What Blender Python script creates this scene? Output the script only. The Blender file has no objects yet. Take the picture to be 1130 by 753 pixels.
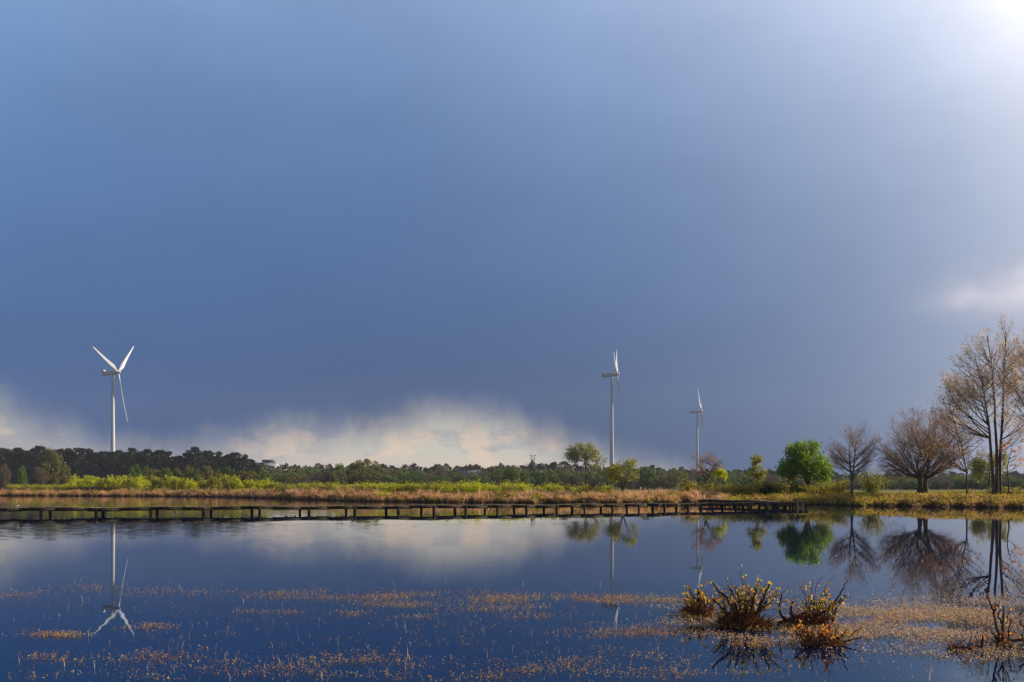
import bpy, math, random
import numpy as np
from mathutils import Vector

random.seed(7)
RNG = np.random.default_rng(7)
scene = bpy.context.scene
COL = scene.collection
F = 942.0            # focal length in photo pixels (1130 px wide frame)
HX, HY = 565.0, 539.0  # vanishing column / horizon row of the photograph
CAM_Z = 2.0

# ------------------------------------------------------------------ camera
cam_data = bpy.data.cameras.new('camera')
cam_data.sensor_width = 36.0
cam_data.lens = 36.0 * F / 1130.0
cam_data.shift_y = (HY - 376.5) / 1130.0
cam_data.clip_start = 0.1
cam_data.clip_end = 20000
cam = bpy.data.objects.new('camera', cam_data)
COL.objects.link(cam)
cam.location = (0, 0, CAM_Z)
cam.rotation_euler = (math.radians(90), 0, 0)
scene.camera = cam

# ------------------------------------------------------------------ world
SUN_AZ, SUN_EL = math.radians(70), math.radians(24)
SUN_DIR = Vector((math.sin(SUN_AZ)*math.cos(SUN_EL), math.cos(SUN_AZ)*math.cos(SUN_EL), math.sin(SUN_EL)))


class E:
    """tiny arithmetic wrapper round Math nodes"""
    tree = None

    def __init__(self, s): self.s = s

    @staticmethod
    def op(o, *a, clamp=False):
        n = E.tree.nodes.new('ShaderNodeMath'); n.operation = o; n.use_clamp = clamp
        for i, v in enumerate(a):
            if isinstance(v, E): E.tree.links.new(v.s, n.inputs[i])
            else: n.inputs[i].default_value = float(v)
        return E(n.outputs[0])

    def __add__(s, o): return E.op('ADD', s, o)
    __radd__ = __add__
    def __sub__(s, o): return E.op('SUBTRACT', s, o)
    def __rsub__(s, o): return E.op('SUBTRACT', o, s)
    def __mul__(s, o): return E.op('MULTIPLY', s, o)
    __rmul__ = __mul__
    def __truediv__(s, o): return E.op('DIVIDE', s, o)
    def exp(s): return E.op('EXPONENT', s)
    def clip(s, a, b): return E.op('MINIMUM', E.op('MAXIMUM', s, a), b)
    def step(s, a, b):
        n = E.tree.nodes.new('ShaderNodeMapRange'); n.interpolation_type = 'SMOOTHSTEP'
        E.tree.links.new(s.s, n.inputs['Value'])
        for k, v in (('From Min', a), ('From Max', b)):
            if isinstance(v, E): E.tree.links.new(v.s, n.inputs[k])
            else: n.inputs[k].default_value = v
        return E(n.outputs['Result'])


def comb(x, y, z):
    n = E.tree.nodes.new('ShaderNodeCombineXYZ')
    for i, v in enumerate((x, y, z)):
        if isinstance(v, E): E.tree.links.new(v.s, n.inputs[i])
        else: n.inputs[i].default_value = v
    return n.outputs[0]


def noise(vec, scale, detail=4, rough=.55):
    n = E.tree.nodes.new('ShaderNodeTexNoise')
    n.inputs['Scale'].default_value = scale; n.inputs['Detail'].default_value = detail
    n.inputs['Roughness'].default_value = rough
    E.tree.links.new(vec, n.inputs['Vector'])
    return E(n.outputs['Fac'])


def mixc(fac, a, b):
    n = E.tree.nodes.new('ShaderNodeMix'); n.data_type = 'RGBA'
    for key, v in ((0, fac), (6, a), (7, b)):
        if isinstance(v, E): E.tree.links.new(v.s, n.inputs[key])
        elif hasattr(v, 'is_output'): E.tree.links.new(v, n.inputs[key])
        elif key == 0: n.inputs[0].default_value = v
        else: n.inputs[key].default_value = (*v, 1)
    return n.outputs[2]


world = bpy.data.worlds.new('World'); scene.world = world; world.use_nodes = True
wt = world.node_tree; wt.nodes.clear(); E.tree = wt
SKY_STRENGTH = 0.084
tc = wt.nodes.new('ShaderNodeTexCoord')
sep = wt.nodes.new('ShaderNodeSeparateXYZ'); wt.links.new(tc.outputs['Generated'], sep.inputs[0])
dx, dy, dz = (E(sep.outputs[i]) for i in range(3))
az = E.op('ARCTAN2', dx, dy)
el = E.op('ARCSINE', dz.clip(-1, 1))
ca, ce = az.clip(-.62, .64), el.clip(-.02, .55)
COEF = [[-3.1722, 1.6549, 2.7773, 2.544, -0.445, 1.4391], [-2.4646, 0.9238, 2.604, 1.9894, 0.1148, 0.4641], [-1.6331, 0.3982, 2.216, 1.4181, 0.3578, -0.0978]]
chan = []
# soft streaks of falling rain and uneven cloud in the storm front
st = noise(comb(az*6.0, el*2.2, 0.3), 1.0, 4, .5) - .5
st2 = noise(comb(az*2.2, el*5.0, 4.1), 1.3, 5, .55) - .5
for c in COEF:
    q = c[0] + ca*c[1] + ce*c[2] + ca*ca*c[3] + ca*ce*c[4] + ce*ce*c[5]
    chan.append((q + st*.09 + st2*.34).exp())
storm = comb(*chan)


def glow(a0, e0, sa, se):
    a, b = (az-a0)*(1/sa), (el-e0)*(1/se)
    return (0 - (a*a + b*b)).exp()


def add_col(base, fac, col):
    n = wt.nodes.new('ShaderNodeMix'); n.data_type = 'RGBA'; n.blend_type = 'ADD'
    wt.links.new(fac.s, n.inputs[0]); wt.links.new(base, n.inputs[6]); n.inputs[7].default_value = (*col, 1)
    return n.outputs[2]


# bright thin cloud towards the sun (upper right) and a pale bank of cloud low on the right
puff = noise(comb(az*7, el*9, 1.7), 1.6, 6, .6)
storm = add_col(storm, glow(.60, .50, .095, .07)*(.2 + puff*1.1), (.62, .60, .56))
edge_r = E.op('MULTIPLY', glow(.565, .204 , .085, .026) + glow(.50, .193, .035, .012)*.4, (puff*3.4 - .85).clip(0.1, 2))
storm = add_col(storm, edge_r, (.29, .225, .165))
storm = add_col(storm, glow(.60, .02, .16, .16), (.16, .15, .14))
# strip of lit far sky under the storm's lower edge
ramp = wt.nodes.new('ShaderNodeValToRGB'); ramp.color_ramp.interpolation = 'EASE'
pts = [(-80, 112), (0, 98), (60, 76), (120, 54), (180, 50), (250, 64), (320, 76), (400, 86), (480, 96), (550, 90), (600, 72), (650, 55), (700, 46), (760, 26), (850, -12), (1130, -40)]
cr = ramp.color_ramp
while len(cr.elements) < len(pts): cr.elements.new(.5)
for e, (p, h) in zip(cr.elements, pts):
    e.position = (math.atan((p-HX)/F) + .7)/1.4
    v = (h+40)/160
    e.color = (v, v, v, 1)
wt.links.new(((az + .7)*(1/1.4)).s, ramp.inputs[0])
edge = (E(ramp.outputs[0])*160 - 40)*(1/F)
wob = noise(comb(az*9, el*5, 2.2), 1.5, 6, .6)
wob2 = noise(comb(az*26, el*10, 9.2), 1.5, 5, .6)
top = edge + (wob-.5)*.050 + (wob2-.5)*.018 + .003
gap = 1 - (el - top).step(-.056, .013)
band = noise(comb(az*8, el*26, 7.7), 1.6, 6, .6)
band2 = noise(comb(az*13, el*22, 3.1), 1.3, 6, .62)
centre = glow(-.07, .03, .26, .2)
gcol = mixc(centre, (.37, .365, .385), (.62, .585, .50))
gcol = mixc(band.step(.46, .62)*.7, gcol, (.39, .395, .425))
gcol = mixc(band2.step(.50, .62)*(.35 + centre*.5), gcol, (.78, .62, .48))
gcol = mixc((1 - el.step(.012, .05))*.55, gcol, (.72, .60, .49))
front = mixc(gap*.97, storm, gcol)
# the rest of the sky: clear Nishita sky with white cloud, bright around the sun
sky = wt.nodes.new('ShaderNodeTexSky'); sky.sky_type = 'NISHITA'; sky.sun_disc = False
sky.sun_elevation = SUN_EL; sky.sun_rotation = SUN_AZ
cl = noise(tc.outputs['Generated'], 2.2, 6, .6).step(.45, .65)
sd = wt.nodes.new('ShaderNodeVectorMath'); sd.operation = 'DOT_PRODUCT'
wt.links.new(tc.outputs['Generated'], sd.inputs[0]); sd.inputs[1].default_value = SUN_DIR
near_sun = E.op('POWER', E(sd.outputs['Value']).clip(0, 1), 6)
cloudc = mixc(near_sun, (1.7, 2.3, 3.7), (6.5, 6.6, 6.8))
rest = mixc(cl*.25 + .62 + near_sun*.12, sky.outputs[0], cloudc)
out_a = E.op('ABSOLUTE', az - .01).step(.66, 1.15)
out_e = el.step(.56, .95)
outside = 1 - (1 - out_a)*(1 - out_e)
tenfold = wt.nodes.new('ShaderNodeVectorMath'); tenfold.operation = 'SCALE'
wt.links.new(front, tenfold.inputs[0]); tenfold.inputs['Scale'].default_value = 10
dim = wt.nodes.new('ShaderNodeVectorMath'); dim.operation = 'SCALE'; wt.links.new(rest, dim.inputs[0]); dim.inputs['Scale'].default_value = .80
final = mixc(outside, tenfold.outputs[0], dim.outputs[0])
bg = wt.nodes.new('ShaderNodeBackground'); bg.inputs['Strength'].default_value = SKY_STRENGTH
wt.links.new(final, bg.inputs['Color'])
wo = wt.nodes.new('ShaderNodeOutputWorld'); wt.links.new(bg.outputs[0], wo.inputs[0])

# ------------------------------------------------------------------ sun, exposure
sl = bpy.data.lights.new('sun', 'SUN'); sl.energy = 5.0; sl.angle = math.radians(.55); sl.color = (1.0, .83, .63)
so = bpy.data.objects.new('sun', sl); COL.objects.link(so)
so.rotation_euler = (-SUN_DIR).to_track_quat('-Z', 'Y').to_euler()
so.location = (200, 60, 120)
vs = scene.view_settings
vs.view_transform = 'Standard'; vs.look = 'None'; vs.exposure = .25; vs.gamma = 1; vs.use_curve_mapping = False
scene.cycles.use_denoising = True
scene.cycles.denoiser = 'OPENIMAGEDENOISE'
scene.cycles.denoising_prefilter = 'ACCURATE'
scene.cycles.denoising_input_passes = 'RGB_ALBEDO_NORMAL'
scene.cycles.max_bounces = 6
scene.cycles.transparent_max_bounces = 6
scene.cycles.volume_bounces = 0

# ------------------------------------------------------------------ materials


def material(name, cols, scale=0, rough=.8, trans=0, vary='noise', spec=.3, detail=5, sxyz=(1, 1, 1), stops=None):
    """diffuse material whose colour runs through cols by noise, mesh island or object"""
    m = bpy.data.materials.new(name); m.use_nodes = True
    t = m.node_tree; E.tree = t
    p = t.nodes['Principled BSDF']
    p.inputs['Roughness'].default_value = rough
    p.inputs['Specular IOR Level'].default_value = spec
    out = t.nodes['Material Output']
    r = t.nodes.new('ShaderNodeValToRGB'); e = r.color_ramp.elements
    while len(e) < len(cols): e.new(.5)
    for i, c in enumerate(cols):
        e[i].position = stops[i] if stops else i/max(1, len(cols)-1)
        e[i].color = (*c, 1)
    g = t.nodes.new('ShaderNodeNewGeometry')
    tcn = t.nodes.new('ShaderNodeTexCoord')
    if vary == 'island':
        f = E(g.outputs['Random Per Island'])
        if scale:
            mp = t.nodes.new('ShaderNodeMapping'); mp.inputs['Scale'].default_value = sxyz
            t.links.new(g.outputs['Position'], mp.inputs[0])
            f = (f*.55 + noise(mp.outputs[0], scale, 3)*1.3 - .42).clip(0, 1)
    elif vary == 'object':
        oi = t.nodes.new('ShaderNodeObjectInfo')
        f = E(oi.outputs['Random'])*.65 + E(g.outputs['Random Per Island'])*.35
    else:
        mp = t.nodes.new('ShaderNodeMapping'); mp.inputs['Scale'].default_value = sxyz
        t.links.new(g.outputs['Position'] if vary == 'world' else tcn.outputs['Object'], mp.inputs[0])
        f = noise(mp.outputs[0], scale, detail).step(.28, .72)
    t.links.new(f.s, r.inputs[0])
    t.links.new(r.outputs[0], p.inputs['Base Color'])
    if trans:
        tr = t.nodes.new('ShaderNodeBsdfTranslucent'); t.links.new(r.outputs[0], tr.inputs[0])
        mx = t.nodes.new('ShaderNodeMixShader'); mx.inputs[0].default_value = trans
        t.links.new(p.outputs[0], mx.inputs[1]); t.links.new(tr.outputs[0], mx.inputs[2])
        t.links.new(mx.outputs[0], out.inputs[0])
    return m


M = {}
M['white_paint'] = material('white_paint', [(.58, .61, .66), (.63, .65, .69)], .05, .35, spec=.5)
M['grey_paint'] = material('grey_paint', [(.54, .57, .61), (.62, .64, .67)], .3, .4, spec=.5)
M['steel'] = material('steel', [(.16, .17, .18), (.24, .24, .25)], .3, .5, spec=.5)
M['wire'] = material('wire', [(.12, .12, .13), (.16, .16, .16)], .1, .5)
M['wet_wood'] = material('wet_wood', [(.012, .010, .008), (.04, .03, .022), (.085, .068, .05)], 3.0, .8, vary='world', sxyz=(1, 1, 4))
M['deck_wood'] = material('deck_wood', [(.09, .065, .04), (.20, .155, .09), (.30, .24, .13)], .0, .8, vary='island')
M['pale_wood'] = material('pale_wood', [(.30, .24, .13), (.42, .35, .2)], 3.0, .8)
M['bark_dark'] = material('bark_dark', [(.05, .038, .03), (.10, .075, .06), (.15, .12, .09)], 2.5, .9, sxyz=(1, 1, .4))
M['bark_grey'] = material('bark_grey', [(.07, .062, .055), (.13, .115, .10), (.17, .15, .12)], 2.0, .9, sxyz=(1, 1, .4))
M['bark_mossy'] = material('bark_mossy', [(.04, .04, .02), (.09, .085, .035), (.12, .10, .05)], 2.0, .9)
M['twig_brown'] = material('twig_brown', [(.22, .15, .12), (.33, .23, .18), (.42, .30, .24)], 0, .85, vary='island')
M['twig_warm'] = material('twig_warm', [(.32, .23, .15), (.44, .33, .22), (.52, .40, .28)], 0, .85, vary='island')
M['leaf_vivid'] = material('leaf_vivid', [(.09, .18, .015), (.19, .34, .025), (.34, .47, .05)], 0, .55, 0.5, 'island')
M['leaf_yellow_green'] = material('leaf_yellow_green', [(.34, .40, .015), (.58, .62, .03), (.76, .70, .05)], 0, .6, 0.5, 'island')
M['leaf_olive'] = material('leaf_olive', [(.20, .21, .03), (.33, .33, .05), (.46, .42, .08)], 0, .6, 0.45, 'island')
M['leaf_spring'] = material('leaf_spring', [(.20, .23, .03), (.33, .35, .045), (.46, .43, .08)], 0, .6, .45, 'island')
M['leaf_orange'] = material('leaf_orange', [(.56, .24, .08), (.72, .38, .13), (.74, .50, .22)], 0, .6, 0.5, 'island')
M['leaf_tan'] = material('leaf_tan', [(.58, .43, .28), (.74, .58, .40), (.80, .70, .54)], 0, .6, 0.5, 'island')
M['leaf_bush'] = material('leaf_bush', [(.12, .13, .02), (.30, .28, .03), (.52, .45, .05), (.60, .42, .07)], 0, .65, 0.45, 'island')
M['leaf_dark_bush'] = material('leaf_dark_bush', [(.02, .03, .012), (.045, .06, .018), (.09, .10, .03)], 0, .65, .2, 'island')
M['pine_needles'] = material('pine_needles', [(.010, .018, .010), (.018, .028, .016), (.03, .04, .02)], 0, .7, .1, 'object')
M['crown_green'] = material('crown_green', [(.08, .13, .035), (.13, .20, .05), (.20, .27, .07)], 0, .7, 0.4, 'object')
M['crown_olive'] = material('crown_olive', [(.13, .135, .04), (.20, .20, .06), (.27, .24, .08)], 0, .7, 0.4, 'object')
M['crown_brown'] = material('crown_brown', [(.11, .09, .07), (.16, .13, .10), (.20, .17, .11)], 0, .75, 0.3, 'object')
M['far_wood'] = material('far_wood', [(.035, .04, .022), (.06, .05, .03), (.075, .06, .04)], .03, .8, .1, 'world')
M['concrete_white'] = material('concrete_white', [(.30, .33, .38), (.38, .41, .46)], .2, .7)
M['dark_cladding'] = material('dark_cladding', [(.07, .08, .10), (.11, .12, .14)], .2, .6)
M['window_glass'] = material('window_glass', [(.05, .06, .08), (.09, .10, .12)], .4, .15, spec=.6)
M['grass_brown'] = material('grass_brown', [(.34, .15, .075), (.68, .36, .18), (.86, .58, .34), (.76, .42, .24)], .35, .8, 0.5, 'island')
M['grass_green'] = material('grass_green', [(.17, .22, .015), (.36, .38, .03), (.54, .48, .06)], .3, .8, 0.45, 'island')
M['heath_leaf'] = material('heath_leaf', [(.26, .11, .05), (.54, .25, .09), (.42, .40, .03), (.66, .54, .07), (.76, .30, .07)], .3, .75, 0.5, 'island')
M['heather_dark'] = material('heather_dark', [(.06, .028, .022), (.14, .06, .045), (.24, .11, .075)], 0, .8, 0.3, 'island')
M['pond_leaf'] = material('pond_leaf', [(.28, .09, .03), (.62, .25, .06), (.66, .36, .09), (.62, .50, .12), (.46, .46, .10)], .9, .55, 0.4, 'island')
M['pond_litter'] = material('pond_litter', [(.34, .18, .10), (.60, .38, .23), (.76, .55, .36), (.82, .70, .52)], 0, .6, 0.3, 'island')
M['shrub_leaf_yellow'] = material('shrub_leaf_yellow', [(.55, .46, .05), (.75, .60, .08), (.72, .40, .06), (.60, .22, .05)], 0, .5, 0.5, 'island')
M['shrub_leaf_red'] = material('shrub_leaf_red', [(.52, .12, .03), (.66, .24, .05), (.66, .40, .08)], 0, .5, 0.5, 'island')
M['peat'] = material('peat', [(.02, .012, .009), (.05, .026, .018), (.10, .05, .03)], 14, .9)
M['shrub_bark'] = material('shrub_bark', [(.03, .018, .014), (.075, .045, .03), (.14, .085, .055)], 12, .85)
M['mound_twig'] = material('mound_twig', [(.14, .055, .03), (.34, .14, .065), (.52, .28, .14)], 0, .85, 0.35, 'island')
M['dead_wood'] = material('dead_wood', [(.30, .22, .13), (.45, .36, .24)], 10, .8)
M['feather_white'] = material('feather_white', [(.72, .71, .69), (.8, .8, .79)], 20, .7)
M['feather_tan'] = material('feather_tan', [(.30, .22, .14), (.45, .36, .26)], 20, .7)
M['beak'] = material('beak', [(.35, .2, .03), (.4, .25, .05)], 20, .5)

# ground: earth and short grass
gm = bpy.data.materials.new('meadow_ground'); gm.use_nodes = True; E.tree = gm.node_tree
gp = gm.node_tree.nodes['Principled BSDF']; gp.inputs['Roughness'].default_value = .95; gp.inputs['Specular IOR Level'].default_value = .1
gg = gm.node_tree.nodes.new('ShaderNodeNewGeometry')
gsep = gm.node_tree.nodes.new('ShaderNodeSeparateXYZ'); gm.node_tree.links.new(gg.outputs['Position'], gsep.inputs[0])
n1 = noise(gg.outputs['Position'], .09, 6); n2 = noise(gg.outputs['Position'], 1.3, 5)
c = mixc(n1.step(.4, .6), (.15, .15, .03), (.23, .20, .05))
c = mixc(n2.step(.42, .7)*.7, c, (.17, .11, .055))
c = mixc(1 - E(gsep.outputs[2]).step(.85, 1.2), c, (.055, .030, .022))
c = mixc(1 - E(gsep.outputs[2]).step(.25, .95), c, (.06, .04, .025))
c = mixc(1 - E(gsep.outputs[2]).step(-.2, .12), c, (.012, .012, .010))
gd = E(gsep.outputs[1]).step(290, 380)
c = mixc(gd, c, mixc(n1, (.035, .045, .018), (.06, .06, .03)))   # woodland floor beyond the meadow
gm.node_tree.links.new(c, gp.inputs['Base Color'])
M['meadow_ground'] = gm

# lake water: dark peaty water with small ripples given as wave slopes
wm = bpy.data.materials.new('lake_water'); wm.use_nodes = True; E.tree = wm.node_tree
wn = wm.node_tree.nodes; wl = wm.node_tree.links
wn.remove(wn['Principled BSDF'])
wfr = wn.new('ShaderNodeFresnel'); wfr.inputs['IOR'].default_value = 1.333
wgl = wn.new('ShaderNodeBsdfGlossy'); wgl.inputs['Roughness'].default_value = 0
wdf = wn.new('ShaderNodeBsdfDiffuse'); wdf.inputs['Color'].default_value = (.0015, .007, .036, 1)
wl.new(mixc(E(wfr.outputs[0]).step(.26, .68), (.58, .80, 1.0), (1, 1, 1)), wgl.inputs['Color'])   # reflection painted darker and bluer through its colour at steeper view angles
wmx = wn.new('ShaderNodeMixShader'); wl.new(wfr.outputs[0], wmx.inputs[0]); wl.new(wdf.outputs[0], wmx.inputs[1]); wl.new(wgl.outputs[0], wmx.inputs[2])
wl.new(wmx.outputs[0], wn['Material Output'].inputs['Surface'])
wg = wm.node_tree.nodes.new('ShaderNodeNewGeometry')
ws = wm.node_tree.nodes.new('ShaderNodeSeparateXYZ'); wm.node_tree.links.new(wg.outputs['Position'], ws.inputs[0])
wx, wy = E(ws.outputs[0]), E(ws.outputs[1])
big = noise(comb(wx*.03, wy*.10, 0), 1.0, 3).step(.42, .66)
beyond = (wy - 66 - wx*.33).step(0, 4)*(1 - (wx + 8).step(-18, 18))
left = 1 - (wx + 3).step(-14, 16)
amp = .0007 + (1 - left)*.0024 + big*.0022 + beyond*.03 + wy.step(26, 42)*(1 - wy.step(47, 52))*(left*.022 + .006)
sx = (noise(comb(wx*1.1, wy*2.6, 1), 1.6, 3) - .5)*amp*.8
sy = (noise(comb(wx*.55, wy*2.2, 5), 1.6, 3, .6) - .5)*amp*2.2
vn = wm.node_tree.nodes.new('ShaderNodeVectorMath'); vn.operation = 'NORMALIZE'
wm.node_tree.links.new(comb(sx, sy, 1.0), vn.inputs[0])
wl.new(vn.outputs[0], wgl.inputs['Normal'])
M['lake_water'] = wm

# ------------------------------------------------------------------ mesh helpers


def mesh_obj(name, V, Q, mat, parent=None, smooth=False, loc=None):
    V = np.asarray(V, np.float32).reshape(-1, 3); Q = np.asarray(Q, np.int32)
    k = Q.shape[1]
    me = bpy.data.meshes.new(name)
    me.vertices.add(len(V)); me.vertices.foreach_set('co', V.ravel())
    me.loops.add(Q.size); me.loops.foreach_set('vertex_index', Q.ravel())
    me.polygons.add(len(Q)); me.polygons.foreach_set('loop_start', np.arange(len(Q), dtype=np.int32)*k)
    if smooth: me.polygons.foreach_set('use_smooth', np.ones(len(Q), bool))
    me.materials.append(M[mat] if isinstance(mat, str) else mat)
    me.update(calc_edges=True)
    o = bpy.data.objects.new(name, me); COL.objects.link(o)
    if parent is not None: o.parent = parent
    if loc is not None: o.location = loc
    return o


def thing(name, label, cat, loc=(0, 0, 0), rotz=0, group=None):
    o = bpy.data.objects.new(name, None); COL.objects.link(o)
    o.empty_display_size = .3
    o.location = loc; o.rotation_euler = (0, 0, rotz)
    tag(o, label, cat, group)
    return o


def tag(o, label, cat, group=None):
    o['label'] = label; o['category'] = cat
    if group: o['group'] = group
    return o


def kind(o, k):
    o['kind'] = k
    return o


class Geo:
    """collects quads into one mesh"""

    def __init__(self): self.V = []; self.Q = []; self.n = 0

    def add(self, V, Q):
        V = np.asarray(V, float).reshape(-1, 3); Q = np.asarray(Q, int)
        self.V.append(V); self.Q.append(Q + self.n); self.n += len(V)

    def box(self, c, s, rz=0):
        x, y, z = np.array(s)/2
        v = np.array([[-x, -y, -z], [x, -y, -z], [x, y, -z], [-x, y, -z], [-x, -y, z], [x, -y, z], [x, y, z], [-x, y, z]])
        cs, sn = math.cos(rz), math.sin(rz)
        v = np.stack([v[:, 0]*cs - v[:, 1]*sn, v[:, 0]*sn + v[:, 1]*cs, v[:, 2]], 1) + np.array(c)
        self.add(v, [[0, 3, 2, 1], [4, 5, 6, 7], [0, 1, 5, 4], [1, 2, 6, 5], [2, 3, 7, 6], [3, 0, 4, 7]])

    def tubes(self, paths, k=5):
        """paths: list of (points n x 3, radii n)"""
        paths = [p for p in paths if len(p[0]) > 1]
        if not paths: return
        P = np.concatenate([np.asarray(p[0], float) for p in paths]); R = np.concatenate([np.asarray(p[1], float) for p in paths])
        ln = np.array([len(p[0]) for p in paths]); st = np.concatenate([[0], np.cumsum(ln)[:-1]])
        first = np.zeros(len(P), bool); first[st] = True
        last = np.zeros(len(P), bool); last[st + ln - 1] = True
        idx = np.arange(len(P))
        T = P[np.where(last, idx, idx+1)] - P[np.where(first, idx, idx-1)]
        T /= np.linalg.norm(T, axis=1, keepdims=True) + 1e-9
        ref = np.tile(np.array([.83, .53, .17]), (len(P), 1))
        U = np.cross(T, ref); U /= np.linalg.norm(U, axis=1, keepdims=True) + 1e-9
        W = np.cross(T, U)
        a = np.arange(k)*2*math.pi/k
        V = P[:, None] + R[:, None, None]*(np.cos(a)[None, :, None]*U[:, None] + np.sin(a)[None, :, None]*W[:, None])
        i = idx[~last]
        j = np.arange(k); j2 = (j+1) % k
        Q = np.stack([i[:, None]*k + j, i[:, None]*k + j2, (i[:, None]+1)*k + j2, (i[:, None]+1)*k + j], 2).reshape(-1, 4)
        self.add(V.reshape(-1, 3), Q)

    def leaves(self, C, size, aspect=.6, flat=0.0, rng=None):
        """one diamond leaf per centre, random facing (flat=1: lying flat)"""
        rng = rng or RNG
        C = np.asarray(C, float); n = len(C)
        if n == 0: return
        N = rng.normal(size=(n, 3)); N[:, 2] = np.abs(N[:, 2]) + flat*4
        N /= np.linalg.norm(N, axis=1, keepdims=True)
        A = rng.normal(size=(n, 3)); U = np.cross(N, A); U /= np.linalg.norm(U, axis=1, keepdims=True) + 1e-9
        W = np.cross(N, U)
        s = np.broadcast_to(np.asarray(size, float), (n,))*rng.uniform(.6, 1.4, n)
        U = U*s[:, None]*.5; W = W*s[:, None]*.5*aspect
        V = np.stack([C-U, C-U*.1-W, C+U, C-U*.1+W], 1).reshape(-1, 3)
        self.add(V, np.arange(n*4).reshape(-1, 4))

    def blades(self, B, D, L, w, bend=.35, rng=None):
        """grass blades: base B, horizontal lean direction D, length L, width w"""
        rng = rng or RNG
        n = len(B)
        up = np.array([0, 0, 1.0])
        L = np.asarray(L)[:, None]
        S = np.stack([-D[:, 1], D[:, 0], np.zeros(n)], 1)
        ang = rng.uniform(0, math.pi, n); cs, sn = np.cos(ang)[:, None], np.sin(ang)[:, None]
        S = S*cs + D*sn
        w = (np.broadcast_to(np.asarray(w, float), (n,))*rng.uniform(.7, 1.3, n))[:, None]
        lean = rng.uniform(.1, 1, n)[:, None]*bend
        m = B + (up*(1 - lean*.2) + D*lean*.5)*L*.55
        t = B + (up*(1 - lean*.55) + D*lean*1.4)*L
        V = np.stack([B - S*w*.5, B + S*w*.5, m + S*w*.4, m - S*w*.4, t + S*w*.08, t - S*w*.08], 1).reshape(-1, 3)
        i = np.arange(n)[:, None]*6
        self.add(V, np.concatenate([i + [0, 1, 2, 3], i + [3, 2, 4, 5]]))

    def build(self, name, mat, parent=None, smooth=False, loc=None):
        if not self.V: return None
        return mesh_obj(name, np.concatenate(self.V), np.concatenate(self.Q), mat, parent, smooth, loc)


def at(px, py, Y):
    return np.array([(px-HX)/F*Y, Y, CAM_Z + (HY-py)/F*Y])


# ------------------------------------------------------------------ terrain and lake
SH = np.array([(-140, 236), (0, 222), (100, 215), (200, 205), (260, 186), (330, 152), (400, 130), (480, 122), (560, 118), (650, 114), (720, 111), (800, 108), (890, 106), (940, 98), (1000, 94), (1130, 87), (1300, 78)], float)


def shore_Y(px): return np.interp(px, SH[:, 0], SH[:, 1]) + .9*np.sin(px*.21) + .6*np.sin(px*.083+1)


_TH = np.radians(np.concatenate([np.linspace(-180, -90, 3), np.linspace(-89, -36.5, 30), np.linspace(-36, 38.5, 746), np.linspace(39, 89, 30), np.linspace(90, 180, 3)]))


def shore_R(th):
    th = np.asarray(th, float); t = np.tan(np.clip(th, -1.2, 1.2)); px = HX + t*F
    r = shore_Y(np.clip(px, -140, 1300))/np.cos(np.clip(th, math.atan(-705/F), math.atan(735/F)))
    return r


def height(x, y):
    x = np.asarray(x, float); y = np.asarray(y, float)
    r = np.hypot(x, y); th = np.arctan2(x, y)
    d = np.maximum(r - shore_R(th), (4.5 + .4*np.sin(x*.7)) - y)
    h = np.interp(d, [-12, -4, -.6, 0, .35, 1.2, 4, 10, 30, 80], [-1.6, -1.0, -.12, 0, .22, .42, .75, 1.0, 1.2, 1.25])
    bump = .10*np.sin(x*.31 + 1.3*np.sin(y*.17)) + .08*np.sin(y*.43 + x*.11)
    return h + bump*np.clip((d-1)/6, 0, 1)


offs = np.array([-20, -10, -5, -3, -1.5, -.8, -.4, 0, .2, .4, .8, 1.4, 2.2, 3.2, 4.5, 6, 8, 10, 13, 17, 22, 30, 42, 60, 90, 140, 220, 350, 600, 850, 1100.])
R0 = shore_R(_TH)
near = np.array([.3, 1.5, 3, 4, 4.4, 4.8, 5.4, 6.5, 9, 14, 30])
RR = np.concatenate([np.tile(near, (len(_TH), 1)), R0[:, None] + offs[None]], 1)
gx = RR*np.sin(_TH)[:, None]; gy = RR*np.cos(_TH)[:, None]; gz = height(gx, gy)
nt, nr = RR.shape
ii, jj = np.meshgrid(np.arange(nt-1), np.arange(nr-1), indexing='ij')
Qg = np.stack([ii*nr+jj, ii*nr+jj+1, (ii+1)*nr+jj+1, (ii+1)*nr+jj], 2).reshape(-1, 4)
kind(mesh_obj('ground', np.stack([gx, gy, gz], 2), Qg, 'meadow_ground', smooth=True), 'structure')
ga = Geo(); ga.add([[-420, -60, 0], [420, -60, 0], [420, 330, 0], [-420, 330, 0]], [[0, 1, 2, 3]])
kind(ga.build('lake_water', 'lake_water'), 'structure')


def on_ground(px, d):
    """point on the land d metres behind the shoreline along the ray of column px"""
    th = np.arctan2(np.asarray(px, float)-HX, F)
    r = shore_R(th) + d
    x, y = r*np.sin(th), r*np.cos(th)
    return np.stack([x, y, height(x, y)], -1)


def depth_ground(px, Y):
    x = (px-HX)/F*Y
    return np.array([x, Y, float(height(x, Y))])


# ------------------------------------------------------------------ trees


def inside(p, blobs, k=1.0):
    return any(((p - b[0])**2/(np.array(b[1])*k)**2).sum() < 1 for b in blobs)


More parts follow.
